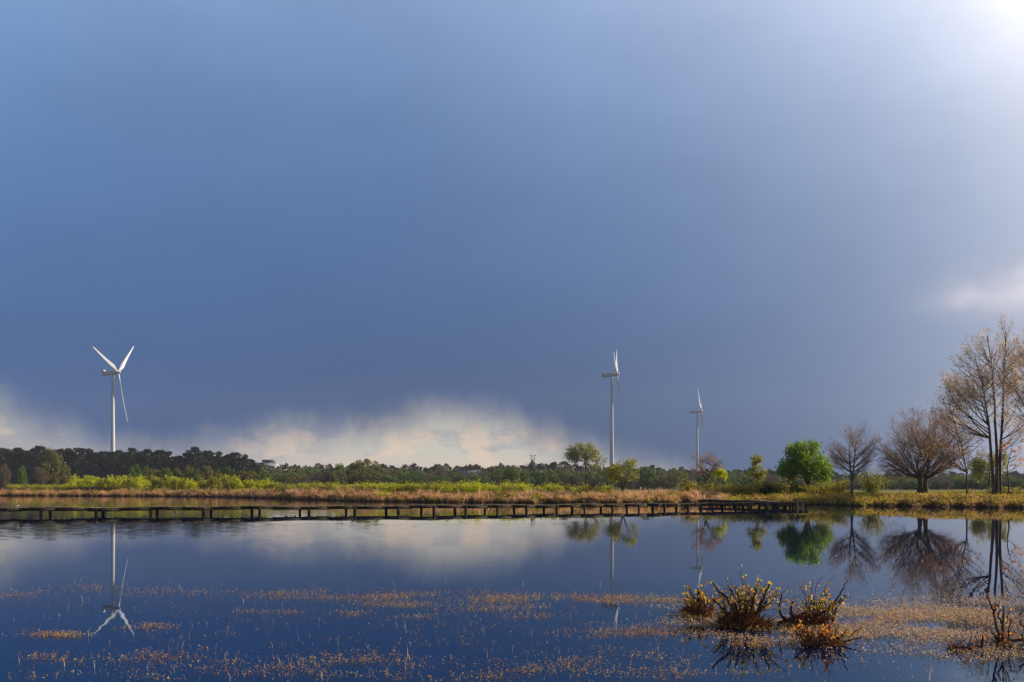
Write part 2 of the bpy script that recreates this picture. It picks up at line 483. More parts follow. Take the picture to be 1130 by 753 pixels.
def grow(out, tips, rng, p, d, L, r, lvl, H, blobs):
    """one branch and everything that grows from it; H holds the habit of the tree"""
    n = (5, 4, 3)[min(lvl, 2)]
    pts = [p]; q = p; dd = d
    for i in range(n):
        dd = dd + rng.normal(size=3)*H['wiggle'] + np.array([0, 0, H['up']*(.3 + .7*i/n)])
        dd = dd/np.linalg.norm(dd)
        q = q + dd*L/n
        pts.append(q)
        if i > 0 and not inside(q, blobs, 1.10): break
    m = len(pts)
    rad = np.maximum(r*(1 - .8*np.linspace(0, 1, m)), H['tip']*.45)
    out.append((np.array(pts), rad))
    spawn(out, tips, rng, np.array(pts), rad, L*(m-1)/n, lvl, H, blobs)


def spawn(out, tips, rng, pts, rad, L, lvl, H, blobs):
    if lvl >= H['levels']:
        tips.append(pts[-1]); tips.append((pts[-1]+pts[-2])/2)
        return
    k = H['kids'][lvl]
    k = int(max(1, rng.poisson(k*min(1.3, max(.35, L/H['ref'][lvl])))))
    m = len(pts)-1
    az0 = rng.uniform(0, 6.28)
    for j in range(k):
        f = .22 + .78*(j + rng.uniform(.1, .9))/k
        x = min(f*m, m-1e-6); i = int(x); fr = x-i
        p = pts[i]*(1-fr) + pts[i+1]*fr
        t = pts[i+1]-pts[i]; t = t/np.linalg.norm(t)
        u = np.cross(t, np.array([.3, .7, .64])); u /= np.linalg.norm(u); v = np.cross(t, u)
        az_ = az0 + j*2.4 + rng.normal()*.4
        ang = math.radians(H['angle'][lvl])*rng.uniform(.65, 1.3)*(1 - .35*f)
        d = t*math.cos(ang) + (u*math.cos(az_) + v*math.sin(az_))*math.sin(ang)
        l_ = L*H['ratio'][lvl]*(1.12 - .62*f)*rng.uniform(.7, 1.25)
        l_ = max(l_, H['min_len'])
        r_ = max(H['tip'], min((rad[i]*(1-fr) + rad[i+1]*fr)*.72, H['tip'] + l_*H['slim']))
        grow(out, tips, rng, p, d, l_, r_, lvl+1, H, blobs)


def make_tree(name, label, cat, base, stems, blobs, n_limb, rise, bark, base_r=.3, tip=.007, habit=None, twig_mat='twig_brown',
              leaf=None, n_leaf=0, leaf_size=.15, leaf_spread=.2, group=None, seed=1, sag=.5, low=.0, fork=0.0):
    """stems: polylines in world coordinates; blobs: (centre, radii, weight) fill the crown; limbs run from stems to the crown's skin"""
    rng = np.random.default_rng(seed)
    t = thing(name, label, cat, base, group=group)
    base = np.array(base, float)
    H = dict(levels=3, kids=(7, 6, 4), ref=(3.0, 1.4, .7), angle=(42, 42, 40), ratio=(.50, .52, .55), wiggle=.10, up=.10, tip=tip, min_len=.25, slim=.012)
    H.update(habit or {})
    blobs = [(np.array(b_[0])-base, np.array(b_[1], float), b_[2]) for b_ in blobs]
    out, tips, st_paths = [], [], []
    for s in stems:
        s = np.asarray(s, float) - base
        seg = np.linalg.norm(np.diff(s, axis=0), axis=1); cum = np.concatenate([[0], np.cumsum(seg)])
        k = max(5, int(cum[-1]/.45)); tt = np.linspace(0, cum[-1], k)
        pts = np.stack([np.interp(tt, cum, s[:, a_]) for a_ in range(3)], 1)
        for _ in range(2): pts[1:-1] = (pts[:-2] + 2*pts[1:-1] + pts[2:])/4
        pts[1:] += np.cumsum(rng.normal(size=(k-1, 3))*.012, 0)*np.array([1, 1, 0])
        f = np.linspace(0, 1, k)
        on_foot = abs(s[0][2]) < .8
        rad = base_r*(1 if on_foot else .7)*(1 - .80*f**.9) if len(stems) > 1 or cum[-1] > 5 else base_r*(1 - .45*f)
        rad = np.maximum(rad, tip*2)
        if on_foot:
            rad[0] *= 1.45; rad[1] *= 1.12; pts[0][2] -= .25
        st_paths.append((pts, rad))
    w = np.array([b_[2] for b_ in blobs], float); w /= w.sum()
    order = rng.permutation(n_limb)
    for q in range(n_limb):
        b_ = blobs[rng.choice(len(blobs), p=w)]
        ga_ = q*2.39996 + rng.normal()*.25
        zz = 1 - 2*((order[q] + rng.uniform(0, 1))/n_limb)*(.80 - low)
        rr_ = math.sqrt(max(0, 1-zz*zz))
        T = b_[0] + b_[1]*np.array([math.cos(ga_)*rr_, math.sin(ga_)*rr_, zz])*rng.uniform(.72, 1.04)
        best = None
        for pts, rad in st_paths:
            hd = np.hypot(pts[:, 0]-T[0], pts[:, 1]-T[1])
            ok = np.abs(pts[:, 2] - (T[2] - rise*hd)) + .25*hd + (pts[:, 2] < b_[0][2] - b_[1][2]*1.25)*3.0 + np.maximum(0, fork - pts[:, 2])*20
            i = int(np.argmin(ok))
            if best is None or ok[i] < best[0]: best = (ok[i], pts[i], rad[i])
        A, ra = best[1], best[2]
        Lh = np.linalg.norm(T-A)
        if Lh < .3: continue
        ctl = A + (T-A)*np.array([.60, .60, .60 - sag*.5])
        n_ = max(5, int(Lh/.45)); f = np.linspace(0, 1, n_)[:, None]
        P_ = A*(1-f)**2 + 2*ctl*f*(1-f) + T*f*f
        P_[1:] += np.cumsum(rng.normal(size=(n_-1, 3))*.035, 0)
        r0 = min(ra*.8, .012 + Lh*H['slim']*1.25)
        rad = np.maximum(r0*(1 - .85*f[:, 0]), tip)
        out.append((P_, rad)); spawn(out, tips, rng, P_, rad, Lh, 0, H, blobs)
    for pts, rad in st_paths:       # the stem tops branch too
        k = len(pts)//2
        spawn(out, tips, rng, pts[k:], rad[k:], np.linalg.norm(pts[-1]-pts[k]), 0, H, blobs)
    thick, thin = Geo(), Geo()
    thick.tubes(st_paths, 10)
    lim = base_r*.16
    thick.tubes([p for p in out if p[1][0] >= lim], 6); thin.tubes([p for p in out if p[1][0] < lim], 3)
    thick.build('trunk', bark, t, True)
    thin.build('twig_crown', twig_mat, t)
    if leaf and n_leaf and tips:
        tips = np.array(tips)
        C = tips[rng.integers(0, len(tips), n_leaf)] + rng.normal(size=(n_leaf, 3))*leaf_spread
        g = Geo(); g.leaves(C, leaf_size, .65, rng=rng); g.build('crown', leaf, t)
    return t


def px_line(pts, Y, jit=0.0):
    """a stem given by photo columns/rows, standing at depth Y"""
    return [at(a, b, Y + dy) for a, b, dy in [(p[0], p[1], (p[2] if len(p) > 2 else 0)) for p in pts]]


def blob(px, py, rx, ry, Y, w=1, deep=1.0, dy=0):
    s = Y/F
    return (at(px, py, Y) + np.array([0, dy, 0]), (rx*s, rx*s*deep, ry*s), w)


def root(px, Y):
    p = depth_ground(px, Y)
    return p


# twin-trunk beech
b = root(1018, 108)
make_tree('bare_tree', 'broad bare tree with two short dark trunks and a wide domed crown of fine twigs', 'tree', b,
          [[root(1015, 108), at(1015.5, 532, 108), at(1014, 522, 107.6), at(1011, 508, 107)], [root(1021.5, 107.6), at(1021, 533, 107.6), at(1022, 523, 108), at(1027, 507, 109)]],
          [blob(1018, 496, 49, 43, 108, 1)],
          72, 1.0, 'bark_dark', .36, .010, dict(kids=(8, 5, 4), up=.03, angle=(36, 40, 42), slim=.013, wiggle=.10, ratio=(.42, .5, .55)), 'twig_brown', seed=11, sag=.35, low=.06, fork=1.6)
# hornbeam
b = root(940, 108)
make_tree('bare_tree', 'single trunked bare tree with an upswept oval crown right of the round green tree', 'tree', b,
          [[b, at(940, 530, 108), at(940.3, 522, 108)], [at(940, 531, 108), at(938, 516, 108), at(937, 494, 107.6)], [at(940, 530, 108), at(942, 514, 108), at(944, 490, 108.3)]],
          [blob(941, 496, 28, 32, 108, 1)],
          50, .85, 'bark_grey', .22, .009, dict(kids=(9, 6, 4), up=.06, angle=(34, 38, 40), slim=.013, wiggle=.10, ratio=(.42, .5, .55)), 'twig_brown', seed=12, sag=.35, low=.04, fork=1.5)
# round green tree
b = root(890, 118)
make_tree('leafy_tree', 'round bright green leafy tree with a short dark trunk near the end of the boardwalk', 'tree', b,
          [[root(889, 118), at(889, 533, 118), at(884, 515, 118)], [root(892, 118), at(892, 532, 118), at(898, 512, 118.5)], [root(890.5, 118.3), at(890, 525, 118), at(890, 500, 117.5)]],
          [blob(890, 509, 24, 20, 118, 3), blob(877, 518, 15, 10, 118, 1), blob(903, 519, 14, 11, 118, 1), blob(888, 497, 13, 9, 118, 1)],
          56, .6, 'bark_dark', .2, .008, dict(kids=(7, 5, 3)), 'twig_brown', 'leaf_vivid', 15000, .25, .28, seed=13)
# tall multi stemmed tree
TALL = dict(kids=(6, 5, 3), up=.16, angle=(38, 38, 40), ratio=(.48, .5, .55), slim=.009)
b = root(1100, 95)
make_tree('tall_tree', 'tall slender tree of three dark stems with sparse tan young leaves', 'tree', b,
          [[root(1097, 95), at(1096, 520, 95), at(1092, 470, 95), at(1086, 430, 94.6), at(1076, 392, 94)],
           [root(1100.5, 95), at(1100, 500, 95.2), at(1098, 450, 95.5), at(1094, 400, 96), at(1089, 370, 96)],
           [root(1104, 95.4), at(1103, 520, 95.4), at(1106, 460, 95), at(1107, 410, 95), at(1110, 366, 94.6)]],
          [blob(1089, 412, 34, 46, 95, 3), blob(1110, 402, 22, 44, 95, 2), blob(1073, 446, 38, 34, 95, 2.2), blob(1066, 420, 24, 30, 95, 1.2), blob(1114, 455, 24, 40, 95, 1)],
          100, 1.0, 'bark_dark', .20, .008, TALL, 'twig_warm', 'leaf_tan', 8000, .155, .13, seed=14, sag=.45)
# tree at the right edge
b = root(1152, 92)
make_tree('tall_tree', 'tall sparse tree with tan young leaves standing at the right edge of the scene', 'tree', b,
          [[b, at(1150, 500, 92), at(1147, 440, 92), at(1142, 385, 92), at(1140, 352, 92)], [at(1150, 505, 92), at(1166, 440, 92), at(1172, 380, 92)]],
          [blob(1146, 405, 30, 62, 92, 3), blob(1168, 430, 30, 60, 92, 2), blob(1130, 420, 24, 50, 92, 2)],
          70, 1.0, 'bark_dark', .20, .008, TALL, 'twig_warm', 'leaf_tan', 8000, .155, .13, seed=15, sag=.45)
# young orange tree
b = root(1067, 95.5)
make_tree('young_tree', 'young leaning thin stemmed tree with scattered orange leaves beside the twin trunked bare tree', 'tree', b,
          [[b, at(1067, 520, 95.5), at(1062, 495, 95.5), at(1054, 470, 95.3), at(1046, 443, 95)]],
          [blob(1052, 463, 24, 38, 95.3, 3), blob(1066, 490, 22, 32, 95.3, 2), blob(1038, 492, 20, 26, 94, 1.2)],
          40, .75, 'bark_grey', .11, .008, dict(kids=(6, 4, 3), up=.08, angle=(40, 40, 40), slim=.009), 'twig_warm', 'leaf_orange', 900, .21, .16, seed=16, sag=.4)
# crooked sapling
b = root(1112, 94)
make_tree('sapling', 'thin crooked sapling with few orange leaves just right of the tall three stemmed tree', 'sapling', b,
          [[b, at(1114, 535, 94), at(1111, 522, 94), at(1113, 508, 94), at(1117, 492, 94)]],
          [blob(1115, 500, 13, 22, 94, 2)], 11, .7, 'bark_dark', .1, .007, dict(kids=(4, 3, 2)), 'twig_warm', 'leaf_orange', 240, .22, .1, seed=17)
# leaning bare tree mid-bank
b = root(779, 128)
make_tree('bare_tree', 'small bare reddish tree with forked dark trunk on the bank below the smallest turbine', 'tree', b,
          [[b, at(779, 532, 128), at(776, 522, 128), at(770, 513, 128)], [at(779, 533, 128), at(783, 522, 128), at(790, 511, 128)]],
          [blob(779, 513, 18, 15, 128, 2), blob(787, 512, 12, 12, 128, 1)],
          46, .5, 'bark_dark', .24, .014, dict(kids=(8, 6, 3), slim=.016), 'twig_brown', seed=18)
# leafy sprout beside it
b = root(796, 127)
make_tree('sapling', 'bright yellow green leafy sapling beside the small bare reddish tree', 'sapling', b,
          [[b, at(793, 528, 127), at(792, 519, 127)], [b, at(796, 530, 127), at(799, 524, 127)]],
          [blob(793, 523, 6, 8, 127, 2), blob(799, 527, 5, 5, 127, 1)], 10, .7, 'bark_mossy', .07, .008, dict(kids=(3, 3, 2)), 'twig_brown', 'leaf_yellow_green', 600, .28, .16, seed=19)
# yellow green bush-tree left of the second turbine foot
b = root(687, 124)
make_tree('leafy_tree', 'small airy yellow green tree with a crooked trunk on the bank by the middle turbine', 'tree', b,
          [[b, at(687, 538, 124), at(684, 525, 124), at(680, 515, 124)], [at(688, 538, 124), at(692, 525, 124), at(697, 514, 124)]],
          [blob(686, 521, 16, 11, 124, 3), blob(694, 515, 9, 8, 124, 1), blob(676, 525, 10, 8, 124, 1)],
          22, .6, 'bark_mossy', .17, .008, dict(kids=(5, 4, 3)), 'twig_brown', 'leaf_spring', 2300, .25, .24, seed=20)
# tall airy tree behind
b = root(648, 400)
make_tree('leafy_tree', 'tall airy olive yellow tree rising above the far treeline beside the middle turbine tower', 'tree', b,
          [[b, at(647, 528, 400), at(646, 512, 400), at(643, 500, 400)], [at(647, 529, 400), at(655, 516, 400), at(661, 508, 400)]],
          [blob(645, 500, 15, 12, 400, 3), blob(660, 510, 9, 9, 400, 1.4), blob(633, 502, 8, 7, 400, .8), blob(646, 514, 11, 8, 400, .8)],
          30, .5, 'bark_dark', .60, .03, dict(kids=(5, 4, 3), ref=(5, 2.5, 1.2), min_len=.6), 'twig_brown', 'leaf_olive', 3400, .75, .55, seed=21)
# small conical birch
b = root(835, 122)
make_tree('birch_tree', 'small narrow yellow green conical tree left of the round green tree', 'tree', b,
          [[b, at(835, 520, 122), at(834.5, 506, 122)]],
          [blob(835, 523, 9, 8, 122, 2), blob(834.5, 514, 5.0, 9, 122, 1)], 20, .6, 'bark_mossy', .09, .008, dict(kids=(4, 3, 2)), 'twig_brown', 'leaf_olive', 1300, .26, .18, seed=22)
# pale tree behind the tall stems
b = root(1092, 205)
make_tree('leafy_tree', 'grey green rounded tree further back behind the tall three stemmed tree', 'tree', b,
          [[b, at(1092, 520, 205), at(1092, 505, 205)]],
          [blob(1092, 510, 18, 15, 205, 3), blob(1080, 518, 10, 10, 205, 1)], 22, .6, 'bark_dark', .3, .02, dict(kids=(4, 3, 3)), 'twig_brown', 'leaf_olive', 2200, .5, .4, seed=23)

# ------------------------------------------------------------------ far trees, one template per kind, copied


def ball(rng, c0, r, k, p=.42):
    u = rng.normal(size=(k, 3)); u /= np.linalg.norm(u, axis=1, keepdims=True)
    return c0 + u*np.asarray(r)*(rng.uniform(0, 1, k)**p)[:, None]


def crown_template(kindname, seed):
    """unit-height tree: trunk with limbs, crown of leaf sprays"""
    rng = np.random.default_rng(seed)
    tr, cr = Geo(), Geo(); C = []
    if kindname == 'pine':
        tr.tubes([(np.array([[0, 0, -.05], [.01, 0, .4], [.0, .01, .92]]), np.array([.020, .015, .006]))], 6)
        for q in range(17):
            z = .36 + .58*(q+rng.uniform(0, 1))/17; w = .155*(1.25 - abs(z-.62)*2.3)*rng.uniform(.5, 1.1)
            a = q*2.4 + rng.normal()*.4
            c0 = np.array([math.cos(a)*w, math.sin(a)*w, z])
            tr.tubes([(np.array([[0, 0, z-.08], c0]), np.array([.007, .003]))], 4)
            C.append(ball(rng, c0, np.array([1, 1, .75])*rng.uniform(.05, .085), 130))
        C.append(ball(rng, np.array([0, 0, .94]), np.array([.07, .07, .05]), 130))
        cr.leaves(np.concatenate(C), .036, .5, rng=rng)
        lo = rng.normal(size=(330, 3))*np.array([.11, .11, .14]) + np.array([0, 0, .28])
        cr.leaves(lo, .05, .5, rng=rng)
    else:
        tr.tubes([(np.array([[0, 0, -.05], [.0, 0, .22], [.02, 0, .6]]), np.array([.028, .022, .008]))], 6)
        nl = 26 if kindname == 'round' else 34
        for q in range(nl):
            zz = 1 - 2*(q+.5)/nl; a = q*2.4 + rng.normal()*.3
            z = .53 + .40*zz; w = .31*math.sqrt(1-zz*zz)*rng.uniform(.7, 1.12)
            if zz < -.3: w *= .9
            c0 = np.array([math.cos(a)*w, math.sin(a)*w, z + rng.normal()*.02])
            tr.tubes([(np.array([[0, 0, .12 + z*.3], c0*.55 + np.array([0, 0, z*.33]), c0]), np.array([.012, .007, .002]))], 4)
            C.append(ball(rng, c0, rng.uniform(.07, .13), 105 if kindname == 'round' else 50, .5))
            if kindname == 'airy':
                for e_ in ball(rng, c0, .12, 9, .8):
                    tr.tubes([(np.array([c0*.8 + np.array([0, 0, .1]), (c0+e_)*.5, e_ + np.array([0, 0, .02])]), np.array([.004, .003, .0012]))], 3)
        C.append(ball(rng, np.array([0, 0, .5]), np.array([.26, .26, .36]), 500))
        cr.leaves(np.concatenate(C), .045 if kindname == 'round' else .034, .65, rng=rng)
    return tr, cr


TEMPL = {}


def far_tree(tmpl, mat, name, label, base, h, wf, group, rz):
    key = (tmpl, mat)
    t = thing(name, label, 'tree', base, rz, group)
    if key not in TEMPL:
        tr, cr = crown_template(*tmpl)
        a = tr.build('trunk', 'bark_dark', t); b_ = cr.build('crown', mat, t)
        TEMPL[key] = (a, b_)
    else:
        for src in TEMPL[key]:
            c_ = src.copy(); COL.objects.link(c_); c_.parent = t
    t.scale = (h*wf, h*wf, h)
    return t


rr = random.Random(5)
PINE_TOP = np.array([(-90, 497), (-60, 496), (0, 493), (30, 494), (45, 492), (60, 497), (75, 495), (100, 496), (120, 497), (150, 496), (170, 498), (195, 500), (205, 497), (225, 497), (240, 500), (255, 500), (270, 503), (283, 508), (292, 514)], float)
px = -70.0
k = 0
while px < 284:
    for row in range(2):
        Yp = 555 + row*32 + rr.uniform(-10, 10)
        q = px + rr.uniform(-3, 3) + row*4
        top = np.interp(q, PINE_TOP[:, 0], PINE_TOP[:, 1]) + rr.uniform(-2.6, 6.0)
        g0 = depth_ground(q, Yp)
        h = CAM_Z + (HY-top)/F*Yp - g0[2]
        side = 'left of the left turbine tower' if q < 121 else ('between the left turbine tower and the tallest pine' if q < 210 else 'right of the tallest pine')
        far_tree(('pine', 40 + k % 4), 'pine_needles', 'pine_tree', 'dark pine in the wood ' + side, g0, h, rr.uniform(.95, 1.35),
                 'pines in the wood ' + side, rr.uniform(0, 6.28))
        k += 1
    px += 7.2
g0 = depth_ground(215, 548)
far_tree(('pine', 41), 'pine_needles', 'pine_tree', 'tallest dark pine standing above the rest of the wood on the left', g0, CAM_Z + (HY-492)/F*548 - g0[2], 1.25, None, 1.0)

# single deciduous trees in front of the pine wood and along the treeline
SPOTS = [  # column, top row, width px, depth, crown, material, label
    (57, 496, 29, 296, 'round', 'crown_olive', 'large olive domed tree in front of the pines on the left'),
    (24, 515, 14, 270, 'round', 'crown_green', 'small fresh green rounded tree before the pines at far left'),
    (72, 512, 12, 268, 'round', 'crown_olive', 'narrow yellowish tree beside the bright willow thicket on the left'),
    (44, 514, 18, 280, 'airy', 'crown_brown', 'greyish bare tree in front of the large olive domed tree'),
    (5, 512, 16, 285, 'airy', 'crown_brown', 'brownish bare tree at the far left before the pines'),
    (393, 509, 26, 425, 'round', 'crown_olive', 'olive brown tree forming the left half of the highest clump of the treeline'),
    (403, 506, 34, 430, 'round', 'crown_olive', 'broad olive brown tree, tallest of the treeline in the middle'),
    (375, 511, 22, 420, 'round', 'crown_green', 'green tree just left of the broad olive brown tree'),
    (417, 513, 22, 425, 'round', 'crown_olive', 'olive tree just right of the broad olive brown tree'),
    (485, 513, 15, 420, 'airy', 'crown_olive', 'pale yellowish tree left of the low grey shed'),
    (509, 523, 15, 330, 'round', 'crown_green', 'small dark round tree in front of the low grey shed'),
    (566, 514, 26, 330, 'round', 'crown_green', 'fresh green tree just left of the power pylon'),
    (579, 518.5, 14, 325, 'round', 'crown_green', 'green tree in front of the foot of the power pylon'),
    (598, 520, 18, 320, 'round', 'crown_green', 'small green tree just right of the power pylon'),
    (715, 514, 22, 360, 'round', 'crown_green', 'green tree right of the middle turbine tower'),
    (745, 516, 22, 360, 'airy', 'crown_olive', 'olive tree between the middle and the smallest turbine'),
]
for i, (q, top, w, Y, tm, mt, lb) in enumerate(SPOTS):
    g0 = depth_ground(q, Y); h = CAM_Z + (HY-top)/F*Y - g0[2]
    far_tree((tm, 60 + i % 4), mt, 'leafy_tree' if tm == 'round' else 'thin_leaved_tree', lb, g0, h, (w/F*Y)/(h*.80), None, rr.uniform(0, 6.28))
# row of rounded willows in front of the pines
for i in range(13):
    q = 150 + i*11.5 + rr.uniform(-3, 3); Y = 282 + rr.uniform(-8, 8)
    top = 515 + rr.uniform(-2, 3) + (2 if q > 240 else 0)
    g0 = depth_ground(q, Y); h = CAM_Z + (HY-top)/F*Y - g0[2]
    far_tree(('round', 60 + i % 4), 'crown_olive' if i % 3 else 'crown_green', 'willow_tree', 'low rounded olive willow in the row in front of the dark pines', g0, h, (rr.uniform(16, 22)/F*Y)/(h*.8),
             'rounded willows before the pine wood', rr.uniform(0, 6.28))
LINE = np.array([(285, 517), (300, 517), (340, 516), (360, 514), (385, 514), (400, 512), (420, 515), (440, 517), (480, 518), (520, 519), (545, 517), (560, 516), (600, 518), (640, 519), (700, 517), (730, 519), (760, 520), (800, 518), (850, 521), (900, 523), (1000, 525), (1060, 523), (1130, 521), (1230, 519)], float)
q = 284.0; i = 0
while q < 1225:
    for row in range(3):
        Y = 385 + row*42 + rr.uniform(-12, 12)
        c_ = q + rr.uniform(-4, 4) + row*5
        top = np.interp(c_, LINE[:, 0], LINE[:, 1]) + rr.uniform(-1.2, 2.5) + (2-row)*2.6
        g0 = depth_ground(c_, Y); h = max(3, CAM_Z + (HY-top)/F*Y - g0[2])
        mt = rr.choice(['crown_green', 'crown_green', 'crown_olive', 'crown_brown', 'crown_brown'])
        sect = ('between the pines and the pylon' if c_ < 588 else 'between the pylon and the smallest turbine' if c_ < 768 else
                'left of the round green tree' if c_ < 890 else 'behind the bare trees')
        far_tree(('airy' if mt == 'crown_brown' else 'round', 60 + i % 4), mt, 'distant_tree', 'dull tree of the far treeline ' + sect, g0, h, (rr.uniform(17, 26)/F*Y)/(h*.8),
                 'far treeline ' + sect, rr.uniform(0, 6.28))
        i += 1
    q += 11.5
# mass of wood behind the treeline
g = Geo(); C = []
WL = np.array([(-150, 506), (280, 514), (330, 515), (430, 515), (560, 515), (582, 515), (596, 512), (625, 512), (660, 515), (760, 519), (860, 522), (960, 525), (1130, 523), (1300, 520)], float)
n = 30000
pxs = RNG.uniform(-150, 1300, n); Yw = RNG.uniform(640, 900, n)
topw = np.interp(pxs, WL[:, 0], WL[:, 1]) + 1.5*np.sin(pxs*.19) + 1.2*np.sin(pxs*.53+1)
hw = (HY-topw)/F*Yw + CAM_Z
C = np.stack([(pxs-HX)/F*Yw, Yw, 1 + (hw-1)*RNG.uniform(0, 1, n)], 1)
g.leaves(C, 4.0, .8); kind(g.build('distant_wood', 'far_wood'), 'stuff')

# ------------------------------------------------------------------ shrubs


def shrub_template(seed, upright, n_leaf, leaf, mat, h=1.0):
    rng = np.random.default_rng(seed)
    st, lf = Geo(), Geo(); paths = []; C = []
    for q in range(14):
        a = rng.uniform(0, 6.28); sp = rng.uniform(.1, .5)*(1-upright*.55)
        L = rng.uniform(.55, 1.0)
        p0 = np.array([math.cos(a)*.08, math.sin(a)*.08, -.05])
        p1 = np.array([math.cos(a)*sp*.7, math.sin(a)*sp*.7, L*.5]); p2 = np.array([math.cos(a)*sp*1.2, math.sin(a)*sp*1.2, L])
        paths.append((np.array([p0, p1, p2]), np.array([.018, .012, .004])))
        for z in np.linspace(.12, 1, 9):
            c0 = (p0*(1-z)**2 + 2*p1*z*(1-z) + p2*z*z)
            k = max(1, int(n_leaf/14/9))
            C.append(c0 + rng.normal(size=(k, 3))*(.10*(1.25-z*upright)+.02))
    st.tubes(paths, 4); C = np.concatenate(C); C[:, 2] = np.abs(C[:, 2])
    lf.leaves(C, leaf, .6, rng=rng)
    return st, lf


SHR = {}


def shrub(tm, mat, name, label, base, size, group, bark='bark_mossy'):
    t = thing(name, label, 'shrub', base, rr.uniform(0, 6.28), group)
    key = (tm, mat)
    if key not in SHR:
        st, lf = shrub_template(*tm, mat)
        SHR[key] = (st.build('stems', bark, t), lf.build('foliage', mat, t))
    else:
        for s in SHR[key]:
            c_ = s.copy(); COL.objects.link(c_); c_.parent = t
    t.scale = size
    return t


def shrub_row(p0, p1, step, d0, d1, top0, top1, wpx, mats, name, label, group, upright, leaf=.09, nl=900):
    q = p0
    i = 0
    while q < p1:
        b_ = on_ground(q + rr.uniform(-step*.4, step*.4), rr.uniform(d0, d1))
        Y = b_[1]
        h = CAM_Z + (HY - rr.uniform(top0, top1))/F*Y - b_[2]
        w = rr.uniform(.8, 1.25)*wpx/F*Y
        shrub((100 + i % 3, upright, nl, leaf), rr.choice(mats), name, label, b_, (w, w, max(.4, h)), group)
        i += 1; q += step


shrub_row(78, 262, 4.2, 12, 24, 524, 532.5, 17, ['leaf_yellow_green', 'leaf_yellow_green', 'leaf_yellow_green', 'leaf_olive'], 'willow_shrub', 'bright yellow green willow shrub in the sunlit thicket on the left bank', 'yellow green willow thicket', .9)
shrub_row(262, 306, 4.5, 12, 20, 528, 534, 14, ['leaf_yellow_green'], 'willow_shrub', 'bright yellow green upright willow shrub at the right end of the sunlit thicket', 'right end of the willow thicket', .9)
shrub_row(12, 82, 4.5, 9, 13, 534.5, 536, 12, ['leaf_yellow_green', 'leaf_olive'], 'low_shrub', 'low rounded yellow green shrub left of the bright willow thicket', 'low shrubs at far left', .2)
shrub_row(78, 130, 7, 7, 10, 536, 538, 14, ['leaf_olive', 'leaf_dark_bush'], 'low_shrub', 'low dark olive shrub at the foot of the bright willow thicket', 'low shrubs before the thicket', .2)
shrub_row(300, 400, 5, 10, 16, 531.5, 535.5, 16, ['leaf_yellow_green', 'leaf_olive'], 'low_shrub', 'low yellow green shrub on the bank in front of the broad olive brown tree', 'shrubs on the middle bank', .4)
shrub_row(402, 584, 5, 8, 14, 531, 535, 18, ['leaf_yellow_green', 'leaf_olive', 'leaf_yellow_green'], 'low_shrub', 'dense low yellow green shrub in the hedge-like row left of the power pylon', 'shrub row left of the pylon', .3)
shrub_row(596, 680, 8, 9, 14, 533, 537, 15, ['leaf_yellow_green', 'leaf_olive', 'leaf_bush'], 'low_shrub', 'low yellow green shrub between the power pylon and the small airy tree', 'shrubs right of the pylon', .5)
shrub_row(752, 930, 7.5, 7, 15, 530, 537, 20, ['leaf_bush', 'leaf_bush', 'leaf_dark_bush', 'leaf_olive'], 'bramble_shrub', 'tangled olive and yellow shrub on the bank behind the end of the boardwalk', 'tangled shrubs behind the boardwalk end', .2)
shrub_row(1040, 1150, 10, 9, 16, 536, 542, 18, ['leaf_bush', 'leaf_olive'], 'low_shrub', 'low yellow green shrub under the tall stems on the right bank', 'shrubs under the tall trees', .3)
b_ = depth_ground(962, 112)
shrub((101, .2, 1800, .06), 'leaf_olive', 'low_shrub', 'rounded olive green bush leaning right of the single trunked bare tree', b_, (4.0, 3.6, CAM_Z + 19/F*112 - b_[2]), None)
b_ = on_ground(845, 9)
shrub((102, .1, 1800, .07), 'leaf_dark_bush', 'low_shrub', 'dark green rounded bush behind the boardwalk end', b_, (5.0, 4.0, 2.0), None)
b_ = on_ground(421, 1.2)
shrub((100, .1, 1500, .08), 'leaf_yellow_green', 'low_shrub', 'small yellow green bush standing at the water edge of the brown grass bank', b_, (2.2, 2.0, 1.15), None)
b_ = on_ground(757, 1.0)
shrub((101, .1, 900, .08), 'leaf_orange', 'low_shrub', 'small orange brown bush beside the walkway on the shore', b_, (1.6, 1.4, 1.1), None)

# ------------------------------------------------------------------ ground cover on the bank


def tussocks(n, p0, p1, d0, d1, L, w, mat, name, per=14, spread=.22, bend=.9):
    g = Geo()
    q = RNG.uniform(p0, p1, n); d = d0 + (d1-d0)*RNG.uniform(0, 1, n)**1.3
    # clumpy distribution
    q = q + 2.5*np.sin(q*1.7 + d)
    B = on_ground(q, d)
    size = np.clip(RNG.lognormal(-.12, .36, n), .4, 1.9)*(1 + .30*np.sin(q*.37 + d*.8)*np.sin(q*.11))
    B = np.repeat(B, per, 0); sz = np.repeat(size, per); m = len(B)
    a = RNG.uniform(0, 6.28, m); D = np.stack([np.cos(a), np.sin(a), np.zeros(m)], 1)
    B = B + D*RNG.uniform(0, spread, m)[:, None]*sz[:, None]; B[:, 2] -= .05
    g.blades(B, D, L*sz*RNG.uniform(.6, 1.2, m), w, bend)
    return kind(g.build(name, mat), 'stuff')


tussocks(1250, -90, 420, .2, 13, .85, .11, 'grass_brown', 'brown_grass', 24, .45)
tussocks(1150, 380, 800, .1, 12, .72, .075, 'grass_brown', 'brown_grass', 24, .36)
tussocks(1300, 380, 960, .1, 14, .6, .06, 'grass_green', 'green_grass', 12, .25)
tussocks(900, -90, 400, 2, 16, .7, .09, 'grass_green', 'green_grass', 12, .3)
tussocks(800, 740, 1200, .1, 7, .45, .05, 'grass_brown', 'brown_grass', 14, .2)
tussocks(1300, 880, 1200, 6, 40, .32, .05, 'grass_green', 'green_grass', 10, .25)


